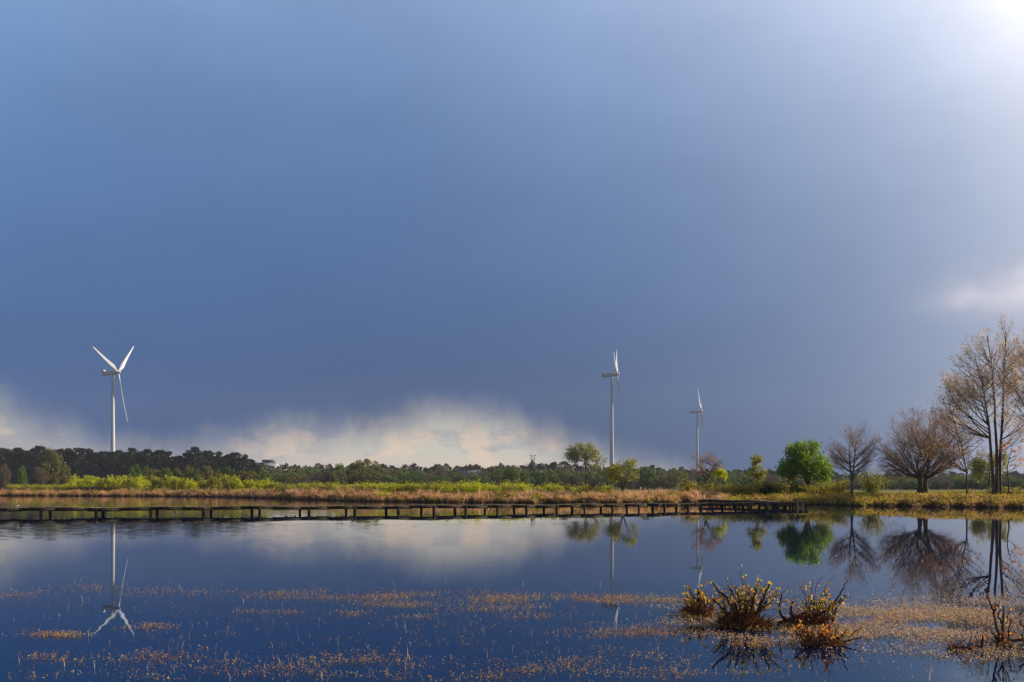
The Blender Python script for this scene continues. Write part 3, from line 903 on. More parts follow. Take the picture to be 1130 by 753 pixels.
def heath(n, p0, p1, d0, d1, h, leaf, mat, name, per=22, r=.35):
    g = Geo()
    q = RNG.uniform(p0, p1, n); d = RNG.uniform(d0, d1, n)
    B = on_ground(q, d); s = RNG.uniform(.5, 1.25, n)
    u = RNG.normal(size=(n*per, 3)); u /= np.linalg.norm(u, axis=1, keepdims=True); u[:, 2] = np.abs(u[:, 2])
    C = np.repeat(B, per, 0) + u*np.array([r, r, h])*np.repeat(s, per)[:, None]*(RNG.uniform(0, 1, n*per)**.35)[:, None]
    g.leaves(C, leaf, .6)
    return kind(g.build(name, mat), 'stuff')


heath(2300, 740, 1210, .1, 10, .55, .14, 'heath_leaf', 'heather')
heath(900, 400, 760, .1, 10, .5, .15, 'heath_leaf', 'heather')
heath(500, 900, 1210, .3, 9, .45, .16, 'leaf_bush', 'low_bilberry')
heath(1300, -60, 400, .1, 11, .75, .22, 'heath_leaf', 'heather')
heath(420, -60, 760, .1, 9, .5, .18, 'leaf_bush', 'low_bilberry')
heath(1500, -70, 760, .05, 10, .62, .16, 'heather_dark', 'heather', 26, .45)
heath(1100, 740, 1200, .05, 8, .45, .12, 'heather_dark', 'heather')
heath(600, 740, 1200, .2, 8, .4, .13, 'leaf_bush', 'low_bilberry')

# ------------------------------------------------------------------ wind turbines


def turbine(label, px, Y, hub_py, L, psi, axis_deg, group='wind turbines'):
    base = depth_ground(px, Y); base[2] -= .5
    t = thing('wind_turbine', label, 'wind turbine', base, group=group)
    H = CAM_Z + (HY-hub_py)/F*Y - base[2]
    g = Geo(); zs = np.linspace(0, 1, 14)
    g.tubes([(np.stack([0*zs, 0*zs, zs*(H-1.6)], 1), 2.15 - .95*zs)], 28)
    g.build('tower', 'white_paint', t, True)
    A = math.radians(axis_deg)            # rotor axis azimuth, clockwise from the view direction
    ax = np.array([math.sin(A), math.cos(A), 0]); tilt = math.radians(5.5)
    axis = ax*math.cos(tilt) + np.array([0, 0, math.sin(tilt)])
    side = np.array([math.cos(A), -math.sin(A), 0]); upv = np.cross(side, axis)
    if upv[2] < 0: upv = -upv
    top = np.array([0, 0, H])
    # nacelle: lofted rounded-box body along the axis
    st = [(-9.2, 1.2, 1.25), (-8.9, 1.6, 1.6), (-6, 1.75, 1.75), (0, 1.8, 1.85), (2.3, 1.7, 1.7), (3.1, 1.35, 1.4)]
    k = 20; V = []
    for s, hw, hh in st:
        for a in np.arange(k)*2*math.pi/k:
            c_, s_ = math.cos(a), math.sin(a)
            ex = .45
            V.append(top + axis*s + side*hw*math.copysign(abs(c_)**ex, c_) + upv*hh*math.copysign(abs(s_)**ex, s_))
    V += [top + axis*-9.25, top + axis*3.15]
    Q = [[i*k+j, i*k+(j+1) % k, (i+1)*k+(j+1) % k, (i+1)*k+j] for i in range(len(st)-1) for j in range(k)]
    e0 = len(st)*k
    for j in range(0, k, 2):
        Q.append([j, e0, (j+2) % k, j+1])
        o_ = (len(st)-1)*k
        Q.append([o_+j, o_+j+1, o_+(j+2) % k, e0+1])
    n_ = mesh_obj('nacelle', V, Q, 'grey_paint', t)
    gc = Geo()
    V = []
    for s, z in ((-8.9, 1.5), (-6.6, 1.5), (-7.2, 3.3), (-8.9, 3.5)):
        for w in (-1.5, 1.5): V.append(top + axis*s + side*w + upv*z)
    gc.add(V, [[0, 1, 3, 2], [2, 3, 5, 4], [4, 5, 7, 6], [6, 7, 1, 0], [0, 2, 4, 6], [1, 7, 5, 3]])
    c_ = gc.build('cooler', 'grey_paint'); c_.parent = n_
    hubc = top + axis*4.6
    gh = Geo(); zs = np.linspace(-1.5, 2.6, 12)
    rad = 1.6*np.sqrt(np.clip(1 - np.clip(zs/2.62, -.4, 1)**2, 0, 1)); rad[0] = 1.45
    gh.tubes([(hubc + axis*zs[:, None], rad)], 20)
    gh.build('hub', 'white_paint', t, True)
    for b_i in range(3):
        th = math.radians(psi + 120*b_i)
        rad_d = upv*math.cos(th) + side*math.sin(th)
        tan_d = np.cross(axis, rad_d)
        V = []
        # radius fraction, chord, thickness, twist from rotor plane (deg)
        stn = [(0, 1.9, 1.9, 0), (.05, 1.9, 1.8, 15), (.11, 2.5, 1.3, 20), (.2, 3.5, .85, 18), (.3, 3.1, .62, 13), (.45, 2.45, .42, 8), (.6, 1.95, .3, 5), (.75, 1.5, .21, 3), (.9, 1.0, .13, 1), (.97, .62, .09, 0), (1.0, .15, .04, 0)]
        k = 16
        for f, ch, tk, tw in stn:
            tw = -math.radians(tw + 15)
            cd = tan_d*math.cos(tw) + axis*math.sin(tw); td = -tan_d*math.sin(tw) + axis*math.cos(tw)
            o_ = hubc + rad_d*(1.2 + (L-1.2)*f) + axis*(.9*f*f)
            sh = 0 if f < .08 else .18*ch
            for a in np.arange(k)*2*math.pi/k:
                c_, s_ = math.cos(a), math.sin(a)
                thn = tk*.5*s_*(1 if f < .08 else (1 - .55*c_*(-1)))
                V.append(o_ + cd*(ch*.5*c_ + sh*-1) + td*thn)
        Q = [[i*k+j, i*k+(j+1) % k, (i+1)*k+(j+1) % k, (i+1)*k+j] for i in range(len(stn)-1) for j in range(k)]
        mesh_obj('blade', V, Q, 'white_paint', t, True)
    return t


turbine('white wind turbine above the pine wood on the left, its blades spread in a Y', 124.5, 744, 411.5, 45, -50, 91)
turbine('white wind turbine between the airy olive tree and small bare tree, tallest of the pair', 675, 785, 413.5, 43, -50, 100)
turbine('farthest white wind turbine, the smallest, behind the small bare reddish tree', 769.3, 1060, 454.5, 45, -44, 100)

# ------------------------------------------------------------------ power pylon and lines
Yp = 1200.0; s = Yp/F
pb = depth_ground(588, Yp)
pyl = thing('power_pylon', 'grey lattice power pylon with one wide crossarm above the far treeline', 'pylon', pb)
Hp = CAM_Z + (HY-503)/F*Yp - pb[2]; Ha = CAM_Z + (HY-512)/F*Yp - pb[2]
g = Geo(); bars = []


def half(z): return np.interp(z, [0, Ha*.75, Ha, Hp], [4.4, 2.6, 2.4, 2.6])


lv = [0, 8, 15, 21, 26, 30, Ha-2.4, Ha, Ha+3, Ha+6.2, Hp]
for z0, z1 in zip(lv[:-1], lv[1:]):
    h0, h1 = half(z0), half(z1)
    for a in range(4):
        c0 = [(-1, -1), (1, -1), (1, 1), (-1, 1)]
        p, q_ = c0[a], c0[(a+1) % 4]
        bars.append(([(p[0]*h0, p[1]*h0, z0), (p[0]*h1, p[1]*h1, z1)], .28))
        bars.append(([(p[0]*h0, p[1]*h0, z0), (q_[0]*h1, q_[1]*h1, z1)], .18))
        bars.append(([(q_[0]*h0, q_[1]*h0, z0), (p[0]*h1, p[1]*h1, z1)], .18))
        bars.append(([(p[0]*h1, p[1]*h1, z1), (q_[0]*h1, q_[1]*h1, z1)], .2))
g.tubes([(np.array(b0, float), np.array([r0, r0])) for b0, r0 in bars], 4)
g.build('lattice_tower', 'steel', pyl)
for sgn, zz, ln in ((-1, Ha-1.2, 9.5), (1, Ha-1.2, 9.5), (-1, Hp-.6, 4.6), (1, Hp-.6, 4.6)):
    g = Geo(); bars = []
    e0 = (sgn*ln, 0, zz+.6)
    for yy in (-2.3, 2.3):
        bars += [([(sgn*2.3, yy, zz), e0], .26), ([(sgn*2.3, yy, zz+1.9), e0], .22)]
        for f in (.33, .66):
            x_ = sgn*2.3 + (sgn*ln - sgn*2.3)*f
            bars.append(([(x_, yy*(1-f), zz + .6*f), (x_, yy*(1-f), zz + 1.9 - 1.3*f)], .16))
    g.tubes([(np.array(b0, float), np.array([r0, r0])) for b0, r0 in bars], 4)
    g.build('crossarm', 'steel', pyl)
for sgn in (-1, 1):
    for x_ in (9.0, 5.5):
        for z_end, nm in ((0, 'left'), (1, 'right')):
            p0 = pb + np.array([sgn*x_, 0, Ha-2.0])
            tgt = at(404 if z_end == 0 else 648, 519 if z_end == 0 else 517.5, 1350 if z_end == 0 else 1290) + np.array([0, sgn*x_, 0])
            tt = np.linspace(0, 1, 24)[:, None]
            P_ = p0*(1-tt) + tgt*tt; P_[:, 2] -= (4*tt*(1-tt))[:, 0]*(3.5 if z_end == 0 else .5)
            g = Geo(); g.tubes([(P_, np.full(24, .14))], 4)
            o_ = g.build('power_line', 'wire')
            tag(o_, 'thin dark power line sagging to the %s from the grey lattice pylon' % nm, 'power line', 'power lines %s of the pylon' % nm)

# ------------------------------------------------------------------ distant buildings


def building(name, label, px0, px1, top, Y, parts):
    x0, x1 = (px0-HX)/F*Y, (px1-HX)/F*Y
    b0 = depth_ground((px0+px1)/2, Y); H = CAM_Z + (HY-top)/F*Y - b0[2]
    t = thing(name, label, 'building', b0)
    W = x1-x0; D_ = 16
    g = Geo(); g.box((0, 0, H/2-.5), (W, D_, H+1)); g.build('wall', 'concrete_white', t)
    g = Geo(); g.box((0, 0, H+.25), (W+.6, D_+.6, .5)); r_ = g.build('roof', 'dark_cladding' if parts == 'shed' else 'concrete_white', t)
    nfl = max(1, int(H/3.6))
    if parts == 'office':
        g = Geo(); g.box((W*.12, 0, H+1.9), (W*.48, D_*.5, 2.8)); o_ = g.build('plant_room', 'dark_cladding'); o_.parent = r_
        for f in range(nfl):
            g = Geo(); g.box((0, -D_/2-.02, 2.2 + f*3.6), (W*.9, .1, 1.5)); g.build('window', 'window_glass', t)
    else:
        for f in range(5):
            g = Geo(); g.box((-W*.4 + f*W*.2, -D_/2-.02, 2.4), (W*.12, .1, 2.6)); g.build('window', 'window_glass', t)
    return t


building('office_building', 'pale white building with a dark flat roof box behind the end of the pine wood', 281, 306, 511.5, 800, 'office')
building('low_building', 'small white building just right of the pale building with the roof box', 309, 316, 513.5, 820, 'low')
building('shed', 'low long pale grey shed glimpsed between trees left of the pylon', 503, 530, 519.5, 560, 'shed')

# ------------------------------------------------------------------ boardwalk
BW = np.array([(-90, 60.6), (0, 62), (50, 62.6), (300, 67), (480, 70.5), (705, 77.5), (820, 83.5), (892, 88)], float)
BX = (BW[:, 0]-HX)/F*BW[:, 1]


def walk(name, label, pts, width, near_posts, far_posts, top=.6, pale=()):
    pts = np.array(pts, float)
    base = np.array([pts[0][0], pts[0][1], 0])
    t = thing(name, label, 'boardwalk', base)
    seg = np.linalg.norm(np.diff(pts, axis=0), axis=1); cum = np.concatenate([[0], np.cumsum(seg)])

    def pos(s_): return np.array([np.interp(s_, cum, pts[:, 0]), np.interp(s_, cum, pts[:, 1])])

    def nrm(s_):
        d_ = pos(min(cum[-1], s_+1.5)) - pos(max(0, s_-1.5)); d_ /= np.linalg.norm(d_)
        return d_, np.array([-d_[1], d_[0]])
    g = Geo(); s_ = .07
    while s_ < cum[-1]:
        d_, n_ = nrm(s_); p_ = pos(s_) + n_*(width/2 + rr.uniform(-.05, .05))
        sag = .03*math.sin(s_*.9) + .02*math.sin(s_*.37)
        g.box((p_[0]-base[0], p_[1]-base[1], top-.028+sag+rr.uniform(-.008, .008)), (.135, width+rr.uniform(-.03, .08), .05), math.atan2(d_[1], d_[0]) + rr.uniform(-.015, .015))
        s_ += .146
    g.build('deck', 'deck_wood', t)
    for off in (.06, width-.06):
        g = Geo(); P_ = []
        s_ = 0
        while s_ < cum[-1]-.05:
            e_ = min(cum[-1], s_+2.2)
            d_, n_ = nrm((s_+e_)/2); a_ = pos((s_+e_)/2) + n_*off
            sag = .03*math.sin((s_+e_)/2*.9) + .02*math.sin((s_+e_)/2*.37)
            g.box((a_[0]-base[0], a_[1]-base[1], top-.175+sag), (e_-s_-.01, .07, .22), math.atan2(d_[1], d_[0]))
            s_ = e_
        g.build('beam', 'wet_wood', t)
    for lst, off in ((near_posts, .0), (far_posts, width)):
        for s_ in lst:
            if s_ < 0 or s_ > cum[-1]: continue
            d_, n_ = nrm(s_); a_ = pos(s_) + n_*(off + (.02 if off == 0 else -.02))
            g = Geo(); w_ = rr.uniform(.19, .25)
            g.tubes([(np.array([[a_[0]-base[0] + rr.uniform(-.14, .14), a_[1]-base[1], -1.4], [a_[0]-base[0], a_[1]-base[1], -.1], [a_[0]-base[0], a_[1]-base[1], top-.07]]), np.array([w_*.5, w_*.52, w_*.5]))], 10)
            g.build('post', 'pale_wood' if any(abs(s_-q_) < .01 for q_ in pale) else 'wet_wood', t, True)
    return t


line = np.stack([BX, BW[:, 1]], 1)
segl = np.linalg.norm(np.diff(line, axis=0), axis=1); cuml = np.concatenate([[0], np.cumsum(segl)])


def s_of(pxv, off=0.0):
    """arc length along the walk where the ray of column pxv meets it (off = towards the far side)"""
    ss = np.linspace(0, cuml[-1], 4000)
    x_ = np.interp(ss, cuml, line[:, 0]); y_ = np.interp(ss, cuml, line[:, 1])
    tx = np.gradient(x_, ss); ty = np.gradient(y_, ss)
    x_, y_ = x_ - ty*off, y_ + tx*off
    return float(ss[np.argmin(np.abs(HX + F*x_/y_ - pxv))])


NEARP = [-14, 45, 106, 166, 224.5, 286.5, 341, 391.5, 439.5, 479, 514, 549, 581, 614.5, 645, 676, 705, 733.6, 759.6, 786.5, 812, 829, 845, 859, 872, 880, 885.5]
FARP = [-4, 55, 114, 173.5, 233, 278, 331, 382, 426, 465, 502, 535, 567, 600, 631, 663, 692, 720, 746, 773, 797, 820, 838, 853, 866]
pale_s = [s_of(880), s_of(885.5)]
walk('boardwalk', 'long low wooden boardwalk on dark posts crossing the lake from the left', line, 1.25, [s_of(p) for p in NEARP], [s_of(p, 1.25) for p in FARP], .6, pale_s)
end = line[-1]; e2 = np.array([(770-HX)/F*104, 104.0])
side_line = np.array([e2, (e2 + end)/2 + np.array([.3, .6]), end + np.array([-.6, 1.6])])
Ls = np.linalg.norm(side_line[-1]-side_line[0])
walk('boardwalk', 'short walkway running back to the shore from the end of the long boardwalk', side_line, 1.3, list(np.arange(.6, Ls, 1.35)), list(np.arange(1.1, Ls, 1.5)), .62)

# ------------------------------------------------------------------ birds


def bird(name, label, cat, loc, L, rotz, body, legs=False, neck=.3):
    t = thing(name, label, cat, loc, rotz)
    g = Geo()
    # body, neck, head and tail as one lofted figure along +x
    zc = [.10, .12, .14, .17, .20, .24, .33, .40, .42, .41]
    xs = [-.55, -.42, -.25, -.05, .14, .26, .33, .38, .44, .50]
    rs = [.015, .07, .14, .18, .17, .11, .07, .085, .075, .01]
    z0 = .22 if legs else -.02
    g.tubes([(np.stack([np.array(xs)*L, np.zeros(10), (np.array(zc)+z0)*L], 1), np.array(rs)*L)], 14)
    g.build('body', body, t, True)
    g = Geo(); g.tubes([(np.array([[.49*L, 0, (.41+z0)*L], [.62*L, 0, (.39+z0)*L]]), np.array([.03*L, .006*L]))], 6); g.build('beak', 'beak', t)
    if legs:
        for sy_ in (-.06, .06):
            g = Geo(); g.tubes([(np.array([[.02*L, sy_*L, z0*L+.03*L], [.03*L, sy_*L, 0], [.12*L, sy_*L, 0]]), np.array([.018*L, .015*L, .012*L]))], 6); g.build('leg', 'beak', t)
    return t


yg = float(np.interp(19.5, BW[:, 0], BW[:, 1]))
bird('gull', 'tiny white gull standing on the boardwalk at its left end', 'bird', ((19.5-HX)/F*(yg+.5), yg+.5, .61), .24, .5, 'feather_white', True)
bird('duck', 'small pale brown duck swimming in front of the boardwalk below small bare tree', 'bird', ((776-HX)/F*42, 42, 0), .27, math.pi+.2, 'feather_tan')


def flyer(label, px, py, Y, span):
    p = at(px, py, Y)
    t = thing('flying_bird', label, 'bird', p, 0.4)
    g = Geo(); g.tubes([(np.array([[-.28, 0, 0], [-.15, 0, .01], [0, 0, .02], [.14, 0, .03], [.22, 0, .02]])*span, np.array([.01, .05, .065, .045, .008])*span)], 10)
    g.build('body', 'feather_white', t, True)
    for sg in (-1, 1):
        V = np.array([[.08, .03*sg, .03], [-.08, .03*sg, .03], [-.05, .27*sg, .13], [.07, .27*sg, .14], [-.06, .5*sg, .08], [-.02, .5*sg, .085]])*span
        V2 = V + np.array([0, 0, .012])*span
        g = Geo(); g.add(np.concatenate([V, V2]), [[0, 1, 2, 3], [3, 2, 4, 5], [6, 9, 8, 7], [9, 11, 10, 8], [0, 3, 9, 6], [3, 5, 11, 9], [1, 7, 8, 2], [2, 8, 10, 4]])
        g.build('wing', 'feather_white', t)


flyer('pale bird flying left of the middle turbine tower', 628.8, 458, 300, .95)
flyer('pale bird flying above the smallest turbine', 767.5, 384.3, 330, .8)

# ------------------------------------------------------------------ shrubs standing in the water (foreground)


def wpos(px, py):
    Y = F*CAM_Z/(py-HY)
    return np.array([(px-HX)/F*Y, Y, 0.0])


def bog_shrub(label, px, py, stems, mound, fill, leaf_mat, seed, extra_leaf=0, name='bog_shrub', litter=None):
    """stems: [(dx,dy) px offsets ...] with y up, r in px; mound: (cx, w, h, n_twigs); fill: number of random leafy shoots (cx, w, h, n)"""
    rng = np.random.default_rng(seed)
    b0 = wpos(px, py); s = b0[1]/F
    t = thing(name, label, 'shrub', b0)
    g = Geo(); paths = []; tips = []
    for pts, r0 in stems:
        dep = rng.uniform(-4, 4); P_ = []
        for i, (a, c_) in enumerate(pts):
            P_.append(np.array([a*s, (dep + rng.uniform(-1.5, 1.5)*i)*s, c_*s]))
        P_ = np.array(P_)
        # smooth the polyline
        k = len(P_); tt = np.linspace(0, k-1, k*4)
        Q_ = np.stack([np.interp(tt, np.arange(k), P_[:, a]) for a in range(3)], 1)
        Q_[1:-1] = (Q_[:-2] + Q_[1:-1]*2 + Q_[2:])/4
        Q_[1:-1] += rng.normal(size=(len(Q_)-2, 3))*s*.35
        paths.append((Q_, np.linspace(r0*1.35, r0*.55, len(Q_))*s))
        tips.append(Q_)
    sub = []
    for (cx, w, h, n_) in fill:
        for _ in range(n_):
            a = rng.uniform(-1, 1); x0 = cx + a*w*.45
            p0 = np.array([x0*s, rng.uniform(-.4, .4)*w*s, rng.uniform(0, .3)*h*s])
            lean = a*.40 + rng.normal()*.45
            H = h*rng.uniform(.5, 1.05)*(1 - .25*abs(a))
            p2 = p0 + np.array([lean*H*.7, rng.normal()*H*.3, H])*s
            p1 = (p0+p2)/2 + np.array([-lean*H*.15, 0, H*.06])*s + rng.normal(size=3)*s*1.0
            tt = np.linspace(0, 1, 7)[:, None]
            Q_ = p0*(1-tt)**2 + 2*p1*tt*(1-tt) + p2*tt**2
            Q_[1:] += np.cumsum(rng.normal(size=(6, 3)), 0)*s*.75
            sub.append((Q_, np.linspace(.75, .28, 7)*s)); tips.append(Q_)
            for _k in range(2):
                j = rng.integers(2, 6); d_ = (Q_[6]-Q_[3])*rng.uniform(.4, .9) + rng.normal(size=3)*h*.16*s
                e_ = Q_[j] + d_
                sub.append((np.array([Q_[j], (Q_[j]+e_)/2 + rng.normal(size=3)*s*.6, e_]), np.array([.42, .34, .22])*s)); tips.append(np.linspace(Q_[j], e_, 5))
    g.tubes(paths, 8); g.build('stems', 'shrub_bark', t, True)
    g = Geo(); g.tubes(sub, 5); g.build('twig_crown', 'shrub_bark', t)
    # peat mound with a thatch of dead twigs and moss
    g = Geo(); th_ = Geo(); tw_ = Geo()
    for (cx, w, h, n_) in mound:
        W0, H0 = w, h; w, h = w*.74, h*.62
        nu, nv = 22, 8; V = []
        for i in range(nv+1):
            ph = i/nv*math.pi/2
            for j in range(nu):
                a = j/nu*2*math.pi
                rr_ = 1 + .18*math.sin(3*a+cx) + .12*math.sin(7*a+2*ph) + rng.normal()*.05
                V.append(((cx + w*.5*math.cos(ph)*math.cos(a)*rr_)*s, w*.42*math.cos(ph)*math.sin(a)*rr_*s, (h*.8*math.sin(ph)*rr_ - 1.5)*s))
        Q_ = [[i*nu+j, i*nu+(j+1) % nu, (i+1)*nu+(j+1) % nu, (i+1)*nu+j] for i in range(nv) for j in range(nu)]
        g.add(V, Q_)
        w, h = W0, H0
        brush = []
        for _ in range(int(n_*.16)):
            a = rng.uniform(0, 6.28); q_ = rng.uniform(0, 1)**.5; hz = h*.95*math.sqrt(max(0, 1-q_*q_))*rng.uniform(.25, 1.05)
            p0 = np.array([cx + w*.46*q_*math.cos(a), w*.40*q_*math.sin(a), hz*.6])
            d_ = np.array([math.cos(a)*q_*.8, math.sin(a)*q_*.8, .75]) + rng.normal(size=3)*1.0
            l_ = rng.uniform(4, 10)
            m_ = p0 + d_*l_*.45 + rng.normal(size=3)*1.4; e2_ = m_ + (d_ + rng.normal(size=3)*.7)*l_*.45
            brush.append((np.array([p0, m_, e2_])*s, np.array([.5, .4, .2])*s*rng.uniform(.7, 1.5)))
        tw_.tubes(brush, 4)
        a = rng.uniform(0, 6.28, n_); e_ = np.arcsin(rng.uniform(0, 1, n_))
        B = np.stack([cx + w*.48*np.cos(e_)*np.cos(a), w*.38*np.cos(e_)*np.sin(a), h*.70*np.sin(e_)], 1)*s
        D = np.stack([np.cos(a), np.sin(a), 0*a], 1)
        th_.blades(B, D, rng.uniform(.3, 1, n_)*(2.0 + h*.16)*s, .8*s, 1.3, rng)
    g.build('peat_mound', 'peat', t, True); th_.build('thatch', 'mound_twig', t); tw_.build('brush_crown', 'mound_twig', t)
    # leaves on the upper halves of the shoots
    C = []
    for Q_ in tips:
        k = rng.poisson(extra_leaf)
        if k == 0: continue
        f = rng.uniform(.35, 1.02, k)**.7
        idx = np.clip(f*(len(Q_)-1), 0, len(Q_)-1)
        i0 = idx.astype(int); i1 = np.minimum(i0+1, len(Q_)-1); fr = (idx-i0)[:, None]
        C.append(Q_[i0]*(1-fr) + Q_[i1]*fr + rng.normal(size=(k, 3))*s*1.3)
    if C:
        g = Geo(); g.leaves(np.concatenate(C), 3.6*s, .75, rng=rng); g.build('leaves', leaf_mat, t)
    return t


bog_shrub('small dark shrub mound in the water with one upright stub and yellow leaves', 770, 678,
          [([(2, 2), (3, 14), (1, 22), (2, 27)], 1.8), ([(3, 12), (-4, 18), (-7, 24), (-8, 30)], .9), ([(4, 4), (-8, 12)], 1.1), ([(6, 3), (13, 14), (15, 22)], .9)],
          [(0, 36, 12, 700)], [(2, 30, 24, 16)], 'shrub_leaf_yellow', 31, 3.2)
bog_shrub('largest dark shrub clump in the water with many bare stems and yellow orange leaf tips', 820, 691,
          [([(-4, 4), (-14, 24), (-20, 33), (-29, 40), (-33, 48)], 1.5), ([(-2, 4), (-10, 30), (-12, 38), (-17, 46)], 1.2), ([(6, 2), (0, 20), (-6, 38), (-8, 44)], 1.3),
           ([(4, 4), (10, 26), (12, 40), (14, 47)], 1.1), ([(6, 4), (20, 22), (27, 30), (33, 33)], 1.2), ([(8, 3), (22, 32), (26, 42), (28, 48)], 1.1), ([(-8, 8), (-24, 20), (-34, 30)], 1.1),
           ([(0, 6), (4, 26), (0, 42)], 1.0), ([(20, 4), (0, 34)], .9)],
          [(-2, 54, 20, 1300), (22, 20, 8, 200)], [(-2, 50, 42, 40)], 'shrub_leaf_yellow', 32, 3.4)
bog_shrub('dark shrub clump in the water with two curved horn-like branches and tall thin stalks', 893, 690,
          [([(-26, 4), (-32, 14), (-33, 24), (-30, 34)], 1.3), ([(-16, 8), (-20, 14), (-20, 22), (-17, 27)], 1.7), ([(-34, 1), (-18, 7), (0, 14)], 2.2),
           ([(6, 10), (22, 18), (34, 26), (40, 34)], 1.2), ([(22, 18), (33, 32), (40, 44), (42, 50)], .9), ([(4, 12), (16, 28), (22, 38)], .9), ([(0, 10), (2, 40), (4, 52)], .35), ([(4, 10), (8, 42), (14, 54)], .35),
           ([(-4, 10), (-6, 42), (-8, 48)], .3), ([(8, 8), (18, 44), (28, 56)], .3), ([(0, 12), (-2, 30), (-12, 42), (-6, 43)], .4)],
          [(-4, 44, 12, 800), (6, 28, 17, 500)], [(12, 34, 34, 26)], 'shrub_leaf_yellow', 33, 3.2)
bog_shrub('low red brown shrub with broken sticks in front of the horn-branched clump', 906, 711,
          [([(0, 2), (6, 14), (10, 20)], 1.1), ([(12, 3), (22, 8), (30, 16)], 1.2), ([(-6, 2), (-16, 12), (-22, 18)], .8), ([(16, 2), (30, 4), (44, 8)], 1.0), ([(4, 2), (5, 18), (4, 26)], .9)],
          [(-2, 40, 8, 700), (16, 24, 6, 300)], [(-4, 52, 20, 30)], 'shrub_leaf_red', 34, 2.4)
bog_shrub('dark forked shrub in the water at the right with bright orange leaf tips', 1107, 712,
          [([(-4, 4), (-8, 22), (-10, 36), (-18, 50), (-24, 62)], 1.1), ([(-9, 34), (-4, 42), (-2, 48)], .8), ([(1, 4), (2, 20), (3, 30), (5, 42)], 1.3), ([(2, 22), (-4, 32), (-1, 40)], .9), ([(-6, 6), (-16, 20)], .8),
           ([(10, 4), (30, 6), (46, 8)], 1.5), ([(40, 8), (28, 18), (18, 22), (16, 27)], 1.2), ([(7, 4), (8, 20), (9, 30)], .7), ([(-9, 36), (-8, 46)], .6), ([(5, 30), (8, 42)], .5)],
          [(0, 18, 6, 160), (34, 26, 4, 90)], [(4, 16, 16, 4), (34, 24, 12, 4)], 'shrub_leaf_red', 35, 3.2)
bog_shrub('dark driftwood root lying in the water with short upright stubs', 1064, 717,
          [([(-14, 2), (-4, 3), (8, 2), (20, 4)], 1.4), ([(18, 3), (20, 10), (20, 16)], 1.3), ([(6, 3), (10, 14), (8, 26)], .5), ([(-12, 2), (-10, 6)], 2.0)],
          [(-12, 13, 7, 90), (8, 22, 3, 50)], [(8, 22, 10, 4)], 'shrub_leaf_red', 36, 1.0, name='driftwood_root')

# loose dead sticks
for (a, b2, c2, d2, r_, lb) in ((846, 689, 854, 678, .9, 'pale broken stick leaning between the two largest shrub clumps'), (978, 708, 990, 697, .5, 'thin pale stalk slanting out of the litter right of the shrubs'),
                                (936, 704, 952, 692, .8, 'dark bent stick poking from the water beside the low red shrub')):
    p0 = wpos(a, b2); s = p0[1]/F
    g = Geo(); P_ = np.array([[0, 0, -.03], [(c2-a)*s*.5, .02, (b2-d2)*s*.55], [(c2-a)*s, 0, (b2-d2)*s]])
    g.tubes([(P_, np.array([r_, r_*.8, r_*.5])*s)], 6)
    o_ = g.build('stick', 'shrub_bark' if 'dark' in lb else 'dead_wood', loc=p0)
    tag(o_, lb, 'stick')

# ------------------------------------------------------------------ floating pond plants and litter


def pond(patches, mat, name, tall, size, seed):
    rng = np.random.default_rng(seed)
    lf = Geo(); B = []; C = []
    for (cx, cy, rx, ry, n_) in patches:
        # clumped: parents then offspring, all lying on the water plane
        k = max(1, n_//9)
        u = rng.normal(size=(k, 2))*np.array([rx, ry])*.55 + np.array([cx, cy])
        ch = np.repeat(u, 9, 0) + rng.normal(size=(k*9, 2))*np.array([rx*.16 + 5, ry*.14 + .6])
        ch = ch[(ch[:, 1] > HY+60)]
        keep = np.sin(ch[:, 0]*.045 + 2.2*np.sin(ch[:, 1]*.23)) + np.sin(ch[:, 0]*.017 - ch[:, 1]*.31) + rng.normal(size=len(ch))*.7 > -.75
        ch = ch[keep]
        Y = F*CAM_Z/(ch[:, 1]-HY)
        C.append(np.stack([(ch[:, 0]-HX)/F*Y, Y, np.zeros(len(Y))], 1))
    C = np.concatenate(C); n_ = len(C)
    hgt = rng.uniform(.004, .02, n_) + tall*(rng.uniform(0, 1, n_)**2.5)
    T = C + np.stack([rng.normal(size=n_)*.01, rng.normal(size=n_)*.01, hgt], 1)
    lf.leaves(T, size, .65, flat=.30, rng=rng)
    hi = hgt > .03
    if hi.any():
        Bs = C[hi].copy(); Bs[:, 2] -= .02
        a = rng.uniform(0, 6.28, hi.sum()); D = np.stack([np.cos(a), np.sin(a), 0*a], 1)
        lf.blades(Bs, D, hgt[hi]+.02, .005, .3, rng)
        k2 = np.repeat(T[hi], 2, 0) + rng.normal(size=(hi.sum()*2, 3))*np.array([.014, .014, .012])
        lf.leaves(k2, size*.8, .65, rng=rng)
    return kind(lf.build(name, mat), 'stuff')


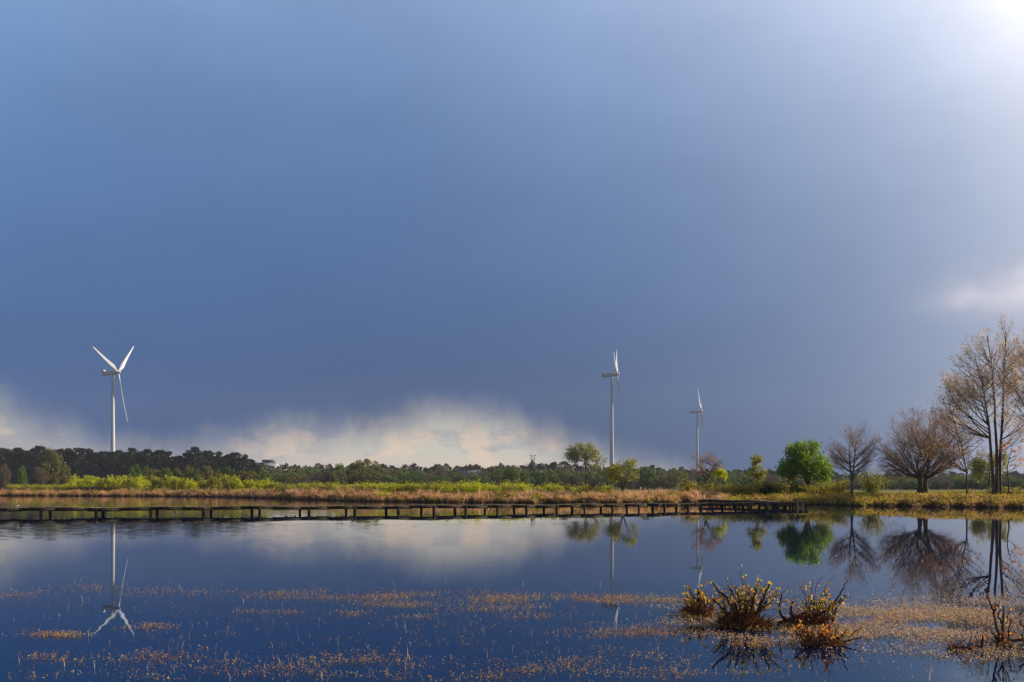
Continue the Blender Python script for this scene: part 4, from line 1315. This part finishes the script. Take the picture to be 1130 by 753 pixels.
PL = [(330, 655, 70, 4, 260), (430, 658, 90, 5, 620), (560, 661, 110, 6, 800), (690, 662, 80, 5, 420), (770, 662, 60, 5, 320),
      (440, 668, 60, 3, 200), (545, 672, 50, 4, 200), (400, 677, 30, 2.5, 110), (310, 676, 24, 2, 80), (455, 680, 26, 3, 60), (575, 681, 40, 3, 80), (655, 690, 26, 4, 50), (690, 698, 60, 6, 200), (740, 697, 60, 5, 260),
      (20, 655, 40, 5, 130), (110, 650, 40, 6, 110), (200, 654, 40, 5, 90), (50, 701, 26, 2.2, 130), (85, 701, 18, 2, 60), (170, 692, 24, 3, 80), (270, 676, 20, 2, 40),
      (60, 727, 30, 5, 100), (170, 726, 60, 6, 360), (250, 730, 30, 5, 70), (320, 734, 60, 7, 160), (395, 728, 70, 8, 420), (350, 745, 90, 7, 240), (180, 747, 50, 4, 110), (520, 748, 60, 5, 190), (590, 742, 50, 7, 150), (640, 735, 60, 9, 190), (700, 725, 60, 12, 190),
      (700, 745, 70, 7, 170), (820, 740, 90, 8, 110), (60, 748, 50, 5, 60), (560, 700, 200, 22, 120), (250, 700, 200, 22, 80), (900, 650, 180, 5, 90), (830, 628, 70, 5, 16)]
PL = [(a, b, c, d, int(n*(1.1 if b > 715 else 2.3))) for a, b, c, d, n in PL]
pond(PL, 'pond_leaf', 'pondweed', .030, .020, 51)
pond([(565, 660, 330, 8, 900), (640, 735, 420, 20, 1500), (200, 735, 170, 14, 500), (150, 670, 160, 18, 260), (520, 690, 260, 16, 500)], 'pond_leaf', 'pondweed', .02, .016, 57)
PM = [(1010, 680, 130, 13, 9000), (960, 672, 90, 8, 3000), (1090, 672, 70, 10, 3600), (930, 700, 90, 9, 2600), (1030, 700, 100, 9, 3600), (820, 688, 70, 6, 1300), (760, 672, 40, 4, 420), (770, 690, 60, 4, 520), (860, 704, 60, 5, 700), (1080, 724, 60, 9, 500), (980, 722, 90, 8, 500), (640, 663, 120, 4, 320), (1060, 660, 90, 4, 500)]
pond(PM, 'pond_litter', 'plant_litter', .028, .023, 52)
pond([(1010, 684, 120, 13, 1500), (910, 700, 70, 8, 1000), (1080, 715, 60, 12, 500), (820, 694, 70, 8, 900), (780, 680, 60, 6, 500), (860, 712, 60, 5, 300), (880, 655, 120, 5, 70)], 'pond_leaf', 'pondweed', .05, .024, 53)
# thin reed stalks standing up singly
rng = np.random.default_rng(54)
g = Geo(); n_ = 420
pxr = rng.uniform(0, 1130, n_); pyr = rng.uniform(640, 752, n_)
Bq = np.array([wpos(a, c_) for a, c_ in zip(pxr, pyr)]); Bq[:, 2] -= .02
a = rng.uniform(0, 6.28, n_); D = np.stack([np.cos(a), np.sin(a), 0*a], 1)
g.blades(Bq, D, rng.uniform(.05, .17, n_), .005, .5, rng)
kind(g.build('reed_stalks', 'pond_litter'), 'stuff')

# ------------------------------------------------------------------ air: thin haze over the whole scene, sky outside
hz = bpy.data.materials.new('haze'); hz.use_nodes = True
hz.node_tree.nodes.clear()
hv = hz.node_tree.nodes.new('ShaderNodeVolumePrincipled'); ho = hz.node_tree.nodes.new('ShaderNodeOutputMaterial')
hv.inputs['Color'].default_value = (.72, .82, 1.0, 1); hv.inputs['Density'].default_value = .00011; hv.inputs['Anisotropy'].default_value = 0
hz.node_tree.links.new(hv.outputs[0], ho.inputs['Volume'])
g = Geo(); g.box((0, 0, 78), (2960, 2960, 162)); kind(g.build('haze', hz), 'stuff')
